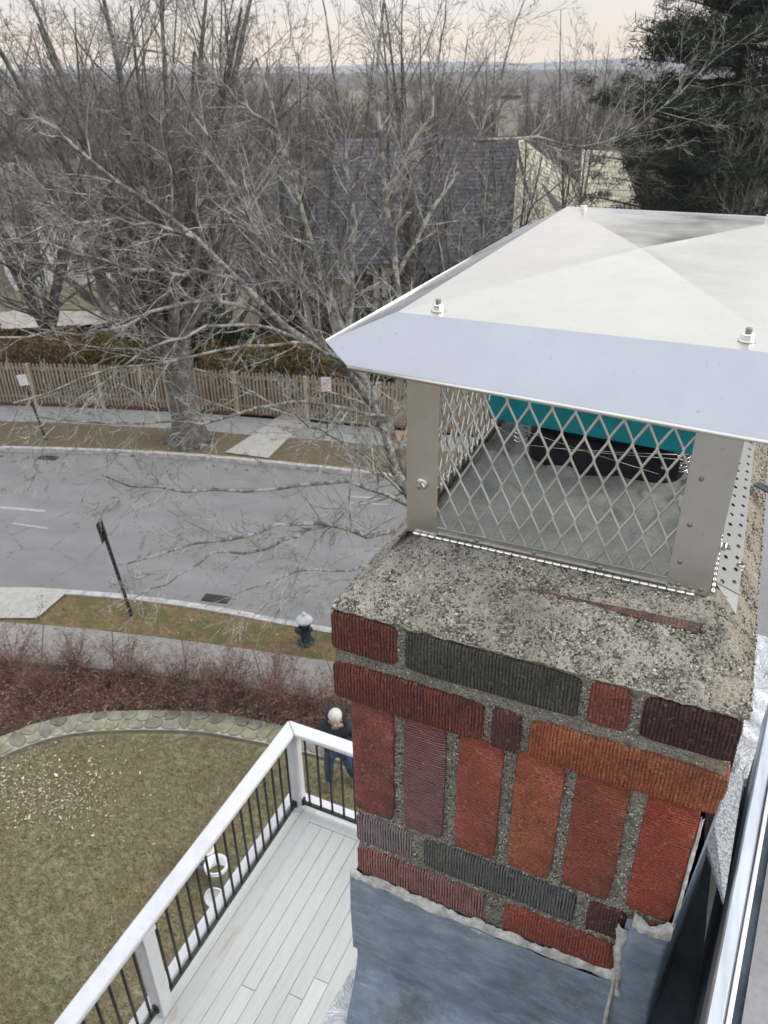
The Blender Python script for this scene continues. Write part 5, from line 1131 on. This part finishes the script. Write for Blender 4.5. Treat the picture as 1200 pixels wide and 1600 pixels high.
for a_, b_ in ((.202, .212), (.248, .258)): jp(a_, b_, -.142, -.082, .005, 160)
for a_, b_ in ((.077, .092), (.151, .168), (.226, .243), (.302, .316), (.379, .398)): jp(a_, b_, -.368, -.146, .020, 800)
jp(.018, .452, -.377, -.365, .020, 1100); jp(.018, .41, -.449, -.436, .020, 1000)
for a_, b_ in ((.104, .123), (.340, .356), (.404, .418)): jp(a_, b_, -.437, -.377, .020, 260)
jp(.218, .246, -.506, -.449, .020, 380)
pebbles('mortar_grain', pts, .0006, .0016, m_pebble, ch)
mb = MB(); xs_ = np.linspace(.224, .413, 14); wd_ = [.0012+.0062*max(0, x-.27)/.14 for x in xs_]
VV = []
for x, w_ in zip(xs_, wd_):
    j_ = noise.noise(Vector((x*70, 1, 1)))*.0012; z_ = crown_h(x, GY(x))
    VV += [(x, GY(x)-w_+j_, z_-.0055), (x, GY(x)+w_+j_, z_-.0030), (x, GY(x)+w_+j_, z_-.016), (x, GY(x)-w_+j_, z_-.016)]
o = obj('exposed_brick', VV, [(4*i+k, 4*i+(k+1) % 4, 4*i+4+(k+1) % 4, 4*i+4+k) for i in range(13) for k in range(4)]+[(52, 53, 54, 55)], brick_mat('bared_brick', (.11, .06, .045), (.20, .11, .085), .2), ch); o.name = 'exposed_brick'; o['label'] = 'thin sliver of dark brick bared by a long chip in the crown'

# lead flashing
def fsheet(name, x0, x1, z0, z1, y, nx_, nz_, amp, mat=None, topfn=None, outf=None):
    Vv = []
    for j in range(nz_):
        for i in range(nx_):
            u, v = i/(nx_-1), j/(nz_-1); x = x0+(x1-x0)*u; zt = z1+(topfn(x) if topfn else 0); z = z0+(zt-z0)*v
            Vv.append((x, y-(outf(x, z) if outf else 0)+noise.fractal(Vector((x*9, z*9, y*5)), .9, 2, 3)*amp, z))
    Ff = [(j*nx_+i, j*nx_+i+1, (j+1)*nx_+i+1, (j+1)*nx_+i) for j in range(nz_-1) for i in range(nx_-1)]
    return obj(name, Vv, Ff, mat or m_lead, ch, True)
def topline(x): return -.006*math.sin(x*9)+noise.noise(Vector((x*40, 0, 2)))*.0035
fsheet('lead_flashing', .004, .416, -.70, -.515, .008, 60, 40, .003, topfn=topline)
fsheet('lead_flashing', .010, .416, -.90, -.692, .010, 60, 36, .008, outf=lambda x, z: max(0, -.74-z)**1.2*.9)
Vv = []
for j in range(20):
    for i in range(24):
        u, v = i/23, j/19; y = .010+u*.95; z = -.70+v*.178; Vv.append((.006+noise.noise(Vector((y*8, z*8, 1)))*.004, y, z))
obj('lead_flashing', Vv, [(j*24+i, (j+1)*24+i, (j+1)*24+i+1, j*24+i+1) for j in range(19) for i in range(23)], m_lead, ch, True)
# corner piece at the right, wrapping to the side and rising along it
Vv = []; nA, nB = 30, 46
for j in range(nB):
    for i in range(nA):
        u, v = i/(nA-1), j/(nB-1)
        if u < .42: s_ = u/.42; x, y = .404+s_*.0535, .0085-.002*math.sin(s_*3); zt = -.372-.0*s_+.004*math.sin(s_*9)
        else: s_ = (u-.42)/.58; x, y = .4575+.030*math.sin(min(1, s_*5.5)*PI/2)*(.55+.45*min(1, v*1.4)), .0085+s_*.80; zt = -.372+min(1, s_*12)*.205
        z = -.86+(zt+.86)*v; am = .0045; nn = noise.noise_vector(Vector((x*14, y*14, z*11)))*am
        Vv.append((x+nn.x+max(0, -.6-z)*.05, y-abs(nn.y)*1.2, z))
obj('corner_flashing', Vv, [(j*nA+i, j*nA+i+1, (j+1)*nA+i+1, (j+1)*nA+i) for j in range(nB-1) for i in range(nA-1)], m_lead, ch, True)
# caulk beads
def bead(pts, r_, name='caulk_bead'):
    out = []; rr = []
    for k in range(len(pts)-1):
        for t_ in np.linspace(0, 1, 24, endpoint=False):
            p = np.array(pts[k])*(1-t_)+np.array(pts[k+1])*t_; p = p+np.array([0, noise.noise(Vector(p*60))*.001, noise.noise(Vector(p*90))*.003]); out.append(tuple(p)); rr.append(r_*(.85+.5*noise.noise(Vector(p*130+5))))
    return MB().tube(out, rr, 8).obj(name, m_caulk, ch, True)
def smear(path, wv, width, bulge, n_=140, m_=7):
    """thin ragged ribbon of sealant pressed along a joint; wv = direction across"""
    P_ = np.array(path, float); d_ = np.r_[0, np.cumsum(np.linalg.norm(np.diff(P_, axis=0), axis=1))]; wv = np.array(wv, float); wv /= np.linalg.norm(wv); tdir = P_[-1]-P_[0]; nrm = np.cross(tdir, wv); nrm /= np.linalg.norm(nrm)
    if nrm[1] > 0 or (abs(nrm[1]) < .3 and nrm[0] < 0): nrm = -nrm
    Vv = []
    for i in range(n_):
        t_ = d_[-1]*i/(n_-1); c_ = np.array([np.interp(t_, d_, P_[:, k]) for k in range(3)])
        for j in range(m_):
            u = j/(m_-1)*2-1; a_ = noise.fractal(Vector((t_*26, 3 if u < 0 else 9, 1)), .7, 2.1, 5)*.75
            h_ = bulge*(1-u*u)*(1+.5*noise.noise(Vector((t_*40, u*1.5, 2)))); Vv.append(tuple(c_+wv*width*.5*u*(1+a_)+nrm*(h_-(.0035 if abs(u) == 1 else 0))))
    return obj('caulk_bead', Vv, [(i*m_+j, i*m_+j+1, (i+1)*m_+j+1, (i+1)*m_+j) for i in range(n_-1) for j in range(m_-1)], m_caulk, ch, True)
xs_ = np.linspace(.004, .418, 12)
smear([(x, .0110, -.5120+topline(x)) for x in xs_], (0, .36, 1), .017, .0006, 420)
smear([(.415, .007, -.535), (.409, .006, -.50), (.404, .006, -.455), (.404, .007, -.39)], (1, 0, 0), .014, .0025, 70)
smear([(.412, .0075, -.372), (.435, .006, -.378), (.459, .007, -.370)], (0, .4, 1), .022, .003, 60)
smear([(.4575, .012, -.368), (.4575, .015, -.28), (.458, .020, -.172)], (1, -.6, 0), .0035, .0012, 80)
smear([(.405, .0055, -.455), (.407, .004, -.60), (.409, .002, -.86)], (1, 0, 0), .006, .0015, 80)
tg = MB().box(.405, .442, -.024, -.022, -.640, -.615).obj('white_tag', m_white, ch, rot=(-.2, 0, 0))

# ------------------------------------------------------------------ stainless chimney cap
cap = empty('chimney_cap', (0, 0, Z0), 0, 'stainless steel chimney cap with pyramid lid and diamond mesh sides on the crown', 'chimney cap')
LX0, LX1, LY0, LY1, LZ, AZ = .048, .440, .100, .905, .342, .3535
def platex(name, quad, th, mat, parent=cap, bev=0):
    a, b, c, d = [np.array(p, float) for p in quad]; nn = np.cross(b-a, d-a); nn = nn/np.linalg.norm(nn)*th
    P_ = [a, b, c, d, a-nn, b-nn, c-nn, d-nn]; o = obj(name, P_, [(0, 1, 2, 3), (7, 6, 5, 4), (0, 4, 5, 1), (1, 5, 6, 2), (2, 6, 7, 3), (3, 7, 4, 0)], mat, parent)
    if bev: md = o.modifiers.new('b', 'BEVEL'); md.width = bev; md.segments = 2
    return o
# lid top: four slightly dished panels meeting at the apex
AX, AY = .244, .487
cor = [(LX0, LY0), (LX1, LY0), (LX1, LY1), (LX0, LY1)]
lidE = empty('lid'); lidE.parent = cap
for k in range(4):
    a_, b_ = cor[k], cor[(k+1) % 4]; nS = 18; Vv = []; Ff = []
    for j in range(nS+1):
        t_ = j/nS
        for i in range(nS+1):
            s_ = i/nS; x = (a_[0]+(b_[0]-a_[0])*s_)*(1-t_)+AX*t_; y = (a_[1]+(b_[1]-a_[1])*s_)*(1-t_)+AY*t_
            z = LZ+(AZ-LZ)*t_-.0012*math.sin(t_*PI)*math.sin(s_*PI)+.0006*noise.noise(Vector((x*9, y*9, k)))*math.sin(t_*PI)*math.sin(s_*PI); Vv.append((x, y, z))
    for j in range(nS):
        for i in range(nS): q_ = j*(nS+1)+i; Ff.append((q_, q_+1, q_+nS+2, q_+nS+1))
    me = mesh('lid_panel', Vv, Ff, m_lid, True); o = link('lid_panel', me, lidE); 
# skirts
T_ = math.radians(52); cT, sT = math.cos(T_), math.sin(T_)
def skirt(side):
    # (along, down-slope) outline, in the frame of one eave; L = eave length
    L_ = (LX1-LX0) if side in 'FB' else (LY1-LY0)
    tipa, tips, na, ns, ne = .0725, .043, .040, .067, .081
    def P_(al, s_):
        o_, dn = s_*cT, s_*sT
        if side == 'F': return (LX0+al, LY0-o_, LZ-dn)
        if side == 'B': return (LX1-al, LY1+o_, LZ-dn)
        if side == 'R': return (LX1+o_*1.0, LY0+al, LZ-dn)
        return (LX0-o_*1.0, LY1-al, LZ-dn)
    if side == 'F': pl2 = [(0, 0), (-.0745, .043), (-.040, .068), (.15, .074), (L_*.95, .082), (L_+.035, .083), (L_+.060, .05), (L_, 0)]
    elif side == 'B': pl2 = [(0, 0), (-.03, .03), (-.02, .06), (L_+.02, .06), (L_+.03, .03), (L_, 0)]
    else: pl2 = None
    if pl2:
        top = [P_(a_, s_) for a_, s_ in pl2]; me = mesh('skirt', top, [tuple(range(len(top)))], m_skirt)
    else:
        tipx = LX0-.0745 if side == 'L' else LX1+.060; tz = LZ-.043*sT; ty = LY0-.043*cT; bx = LX0-.03 if side == 'L' else LX1+.03
        V_ = [(LX0 if side == 'L' else LX1, LY0, LZ), (tipx, ty, tz), (tipx, LY1+.01, tz-.005), (LX0 if side == 'L' else LX1, LY1, LZ)]
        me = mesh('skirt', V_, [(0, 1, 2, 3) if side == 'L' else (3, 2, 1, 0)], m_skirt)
    o = link('skirt', me, cap); md = o.modifiers.new('s', 'SOLIDIFY'); md.thickness = .0010; md.offset = 1; return P_
PF = skirt('F'); skirt('B'); skirt('L'); skirt('R')
Lf = LX1-LX0; hp = [PF(-.040, .068), PF(.15, .074), PF(Lf*.95, .082), PF(Lf+.035, .083)]
MB().tube([(p[0], p[1]-.0016, p[2]) for p in hp], .0026, 8).obj('hem', m_steel, cap, True)
mb = MB()
for p, q_ in zip(hp[:-1], hp[1:]):
    a_, b_ = np.array(p), np.array(q_); up_ = np.array([0, cT, sT])*.007; out = np.array([0, -sT, cT])*.0018; mb.add([a_+out, b_+out, b_+out+up_, a_+out+up_], [(0, 1, 2, 3)])
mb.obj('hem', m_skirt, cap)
MB().tube([(LX0-.0745, LY0-.043*cT, LZ-.043*sT+.001), (LX0-.0745, LY1+.01, LZ-.043*sT-.004)], .0018, 6).obj('hem', m_bright, cap, True)
# corner posts (folded angle)
def angle(x, y, sx, sy, wx, wy, z0=HZ, z1=LZ-.004, mat=m_steel):
    t_ = .0016; mb = MB(); xa, xb = sorted((x, x+sx*wx)); mb.box(xa, xb, y if sy > 0 else y-t_, y+t_ if sy > 0 else y, z0, z1)
    ya, yb_ = sorted((y+sy*(t_+.0003), y+sy*wy)); mb.box(x if sx > 0 else x-t_, x+t_ if sx > 0 else x, ya, yb_, z0, z1); return mb.obj('corner_post', mat, cap, bevel=.0005)
angle(HX0, HY0, 1, 1, .041, .04); angle(HX1, HY0, -1, 1, .046, .05); angle(HX0, HY1, 1, -1, .04, .04); angle(HX1, HY1, -1, -1, .04, .04)
# bottom strip and hinge
MB().box(HX0+.036, HX1-.040, HY0+.002, HY0+.0036, HZ, HZ+.0135).obj('bottom_strip', m_steel, cap, bevel=.0004)
MB().box(HX0+.0022, HX0+.0038, HY0+.042, HY1-.042, HZ, HZ+.0135).obj('bottom_strip', m_steel, cap); MB().box(HX1-.0038, HX1-.0022, HY0+.052, HY1-.042, HZ, HZ+.0135).obj('bottom_strip', m_steel, cap)
def hinge(a, b, n_):
    a, b = np.array(a, float), np.array(b, float); me = None; L_ = np.linalg.norm(b-a); seg = L_/n_
    d_ = Vector((b-a)/L_); rotq = Vector((0, 0, 1)).rotation_difference(d_).to_euler()
    me = mesh('hinge_knuckle', *(lambda m_: (m_.V, m_.F))(MB().tube([(0, 0, -seg*.44), (0, 0, seg*.44)], .0023, 8)), m_bright, True)
    for k in range(n_): p = a+(b-a)*(k+.5)/n_; link('hinge_knuckle', me, cap, tuple(p), rotq)
hinge((HX0+.010, HY0-.003, HZ+.0005), (HX1-.014, HY0-.003, HZ+.0005), 34); hinge((HX1+.004, HY0+.01, HZ+.0005), (HX1+.004, HY1-.02, HZ+.0005), 60)
MB().box(HX1-.001, HX1+.003, HY0+.005, HY1-.01, HZ-.012, HZ-.0015).obj('hinge_leaf', m_rivet, cap)
# perforated flange splayed over the crown at the right
e_in0, e_in1 = np.array((HX1+.0055, HY0+.030, HZ+.002)), np.array((HX1+.0055, HY1-.03, HZ+.002)); dwn = np.array((.026, 0, -.0095))
nC = 24; hole = .0034; Vv = []; Ff = []; wdt = np.linalg.norm(dwn); dl = (e_in1-e_in0); Lq = np.linalg.norm(dl); dl = dl/Lq; du = dwn/wdt
for k in range(nC):
    for r_ in range(2):
        l0, l1 = Lq*k/nC, Lq*(k+1)/nC; u0, u1 = wdt*r_/2, wdt*(r_+1)/2; cl, cu = (l0+l1)/2+(.006 if r_ else -.006), (u0+u1)/2
        st_ = e_in0 if True else 0; b_ = len(Vv); sh = lambda l_, u_: tuple(e_in0+dl*l_+du*u_)
        sq = [(l0, u0), (cl, u0), (l1, u0), (l1, cu), (l1, u1), (cl, u1), (l0, u1), (l0, cu)]
        an = [-3*PI/4, -PI/2, -PI/4, 0, PI/4, PI/2, 3*PI/4, PI]
        Vv += [sh(*p) for p in sq]+[sh(cl+hole*1.25*math.cos(a_), cu+hole*.8*math.sin(a_)) for a_ in an]
        Ff += [(b_+i, b_+(i+1) % 8, b_+8+(i+1) % 8, b_+8+i) for i in range(8)]
b_ = len(Vv); Vv += [tuple(e_in0), tuple(e_in0+dwn), tuple(e_in0+dwn*1.0+np.array([.0, -.035, -.004])+dwn*.0), ]; Ff.append((b_, b_+2, b_+1))
o = obj('perforated_flange', Vv, Ff, steel('dull_perforated_steel', (.34, .34, .33), .38, .52, .01, 6, .25), cap); md = o.modifiers.new('s', 'SOLIDIFY'); md.thickness = .0009
MB().add([(HX0-.002, HY0-.002, HZ+.001), (HX0-.002, HY0+.5, HZ+.001), (HX0-.022, HY0+.5, HZ-.014), (HX0-.020, HY0-.030, HZ-.016)], [(0, 1, 2, 3)]).obj('side_flange', m_steel, cap)
# mesh screens: expanded metal of zigzag strands
def screen(o_, u_, L_, z0, z1, flip=1):
    o_, u_ = np.array(o_, float), np.array(u_, float); cw, chh = .0255, .054; th = .0016; PP = []; nc = int(L_/cw)+2; nr = int((z1-z0)/(chh/2))+1
    nout = np.cross(u_, [0, 0, 1])
    for k in range(-nr-1, nc+nr+1):
        for sgn in (1, -1):
            pl3 = []
            for j in range(nr+1):
                for fr in (0, .14, .86):
                    jj = j+fr; base_ = k*cw+sgn*(j+(0 if fr < .1 else (0.0 if fr < .5 else 1.0)))*cw/2
                    if fr == .14: base_ = k*cw+sgn*(j*cw/2)+sgn*cw*.035
                    if fr == .86: base_ = k*cw+sgn*((j+1)*cw/2)-sgn*cw*.035
                    zz = z0+jj*chh/2
                    wob = noise.noise(Vector((base_*20, zz*20, 3)))*.0012
                    if 0 <= base_ <= L_ and zz <= z1: pl3.append((base_+wob, zz))
                    else:
                        if len(pl3) > 1: PP.append(pl3)
                        pl3 = []
            if len(pl3) > 1: PP.append(pl3)
    mb = MB()
    for pl3 in PP: mb.tube([tuple(o_+u_*a_+np.array([0, 0, z_])+nout*.0006*math.sin(z_*300)) for a_, z_ in pl3], th, 5)
    return mb.obj('mesh_screen', m_wire, cap, True)
screen((HX0+.03, HY0+.0055, 0), (1, 0, 0), HX1-HX0-.06, HZ+.004, LZ-.01); screen((HX0+.0065, HY0+.03, 0), (0, 1, 0), HY1-HY0-.06, HZ+.004, LZ-.01)
screen((HX1-.0065, HY0+.03, 0), (0, 1, 0), HY1-HY0-.06, HZ+.004, LZ-.01); screen((HX0+.03, HY1-.0055, 0), (1, 0, 0), HX1-HX0-.06, HZ+.004, LZ-.01)
# fasteners
def bolt(name, loc, rot=(0, 0, 0), s_=1.0, parent=cap, lab=None):
    b_ = empty(name, loc, 0); b_.parent = parent; b_.rotation_euler = rot; b_.scale = (s_,)*3
    MB().lathe([(.0078, 0), (.0082, .0012), (.006, .0022)], 18).obj('washer', m_steel, b_, True); MB().lathe([(.0056, .0022), (.0060, .0028), (.0060, .0068), (.0052, .0078)], 6).obj('nut', m_bright, b_); MB().lathe([(.0030, .007), (.0030, .0125), (.0024, .0132)], 12).obj('thread', m_rivet, b_)
for x, y in ((LX0+.040, LY0+.020), (LX1-.043, LY0+.028), (LX0+.036, LY1-.03), (LX1-.04, LY1-.03)): 
    tt_ = min((y-LY0)/(AY-LY0) if y < AY else (LY1-y)/(LY1-AY), (x-LX0)/(AX-LX0) if x < AX else (LX1-x)/(LX1-AX)); bolt('bolt', (x, y, LZ+(AZ-LZ)*tt_-.0003), s_=1.0)
bolt('bolt', (HX0+.021, HY0-.0002, .127), (PI/2, 0, 0), .95); bolt('bolt', (HX1+.0018, HY0+.06, .088), (0, PI/2, 0), .9)
bolt('bolt', (.4435, .215, .0455), (0, .43, 0), .8); bolt('bolt', (.4435, .60, .0455), (0, .43, 0), .8)
rv = mesh('rivet', *(lambda m_: (m_.V, m_.F))(MB().lathe([(.0030, 0), (.0027, .0008), (.0012, .0011)], 12)), m_rivet, True)
for x, z in ((HX1-.034, .140), (HX1-.036, .092), (HX0+.094, HZ+.0066), (HX0+.166, HZ+.0066), (HX0+.245, HZ+.0066)):
    y = HY0+(-.0001 if x > HX1-.05 else .0019); link('rivet', rv, cap, (x, y, z), (PI/2, 0, 0))
link('rivet', rv, cap, (HX1-.032, HY0-.0001, .196), (PI/2, 0, 0))
for x in (HX1-.040, HX1-.033, HX1-.020, HX1-.009): link('rivet', rv, cap, (x, HY0-.0001, HZ+.007), (PI/2, 0, 0))
# dark bent strap lying on the crown at the far right
st = empty('metal_strap', (.456, .46, Z0+.040), -.5, 'small dark bent metal strap lying on the crown beside the perforated flange', 'strap')
MB().add([(0, 0, .008), (.05, .01, .003), (.052, -.012, .002), (.002, -.016, .010), (0, 0, .006), (.05, .01, .001), (.052, -.012, 0), (.002, -.016, .008)], [(0, 3, 2, 1), (4, 5, 6, 7), (0, 1, 5, 4), (1, 2, 6, 5), (2, 3, 7, 6), (3, 0, 4, 7)]).obj('strap_plate', m_leaddark, st)
# flue damper inside the cap
dm = empty('flue_damper', (0, 0, Z0), 0, 'top sealing flue damper with teal lid, black base, springs and wire cables inside the cap', 'damper')
MB().add([(.068, .395, .108), (.368, .395, .100), (.368, .400, .172), (.068, .400, .178), (.068, .72, .152), (.368, .72, .145), (.368, .715, .20), (.068, .715, .206)], [(0, 1, 2, 3), (5, 4, 7, 6), (4, 0, 3, 7), (1, 5, 6, 2), (3, 2, 6, 7), (0, 4, 5, 1)]).obj('damper_lid', m_teal, dm, bevel=.004)
Vv = []; nA = 40
for r_, (sx_, zz) in enumerate(((1.0, .030), (1.0, .078), (.96, .092), (.82, .094), (.80, .030))):
    for k in range(nA):
        a_ = 2*PI*k/nA; c_, s_ = math.cos(a_), math.sin(a_); c_ = math.copysign(abs(c_)**.55, c_); s_ = math.copysign(abs(s_)**.55, s_); Vv.append((.236+.120*sx_*c_, .535+.135*sx_*s_, zz))
obj('damper_base', Vv, [(r_*nA+k, r_*nA+(k+1) % nA, (r_+1)*nA+(k+1) % nA, (r_+1)*nA+k) for r_ in range(4) for k in range(nA)], m_black, dm, True)
MB().lathe([(.001, .031), (.09, .031), (.09, .033)], 24, (.236, .535, 0)).obj('flue_opening', m_dark, dm)
def spring(x, y, z0, z1, r_=.009, turns=7):
    pts = [(x+r_*math.cos(a_), y+r_*math.sin(a_), z0+(z1-z0)*a_/(2*PI*turns)) for a_ in np.linspace(0, 2*PI*turns, turns*10)]; MB().tube(pts, .0013, 5).obj('spring', m_bright, dm, True)
for x, y in ((.112, .43), (.352, .42), (.112, .62), (.352, .62)): spring(x, y, .062, .108)
for x, y in ((.128, .405), (.330, .397), (.345, .41)): MB().lathe([(.007, 0), (.007, .004), (.0045, .0045), (.0045, .010)], 6, (x, y, .075)).obj('bolt_head', m_bright, dm)
for a_, b_ in (((.108, .404, .097), (.325, .392, .066)), ((.125, .398, .074), (.352, .392, .094)), ((.20, .398, .080), (.345, .393, .100)), ((.075, .40, .10), (.125, .398, .078))): MB().tube([a_, tuple((np.array(a_)+b_)/2+[0, -.001, -.001]), b_], .00055, 5).obj('cable', m_bright, dm, True)
MB().box(.330, .350, .392, .396, .06, .095).obj('bracket', m_black, dm, bevel=.001)

# ------------------------------------------------------------------ air
m_air = bpy.data.materials.new('thin_haze'); m_air.use_nodes = True; t_ = m_air.node_tree; t_.nodes.clear(); vo = t_.nodes.new('ShaderNodeVolumePrincipled'); vo.inputs['Color'].default_value = (.94, .95, .97, 1); vo.inputs['Density'].default_value = .00026; vo.inputs['Anisotropy'].default_value = .2
ou = t_.nodes.new('ShaderNodeOutputMaterial'); t_.links.new(vo.outputs[0], ou.inputs['Volume'])
hb = MB().box(-2700, 2700, -2700, 2700, -14, 48).obj('haze', m_air); tag(hb, 'thin pale winter haze over the whole neighbourhood', 'haze', None, 'stuff')
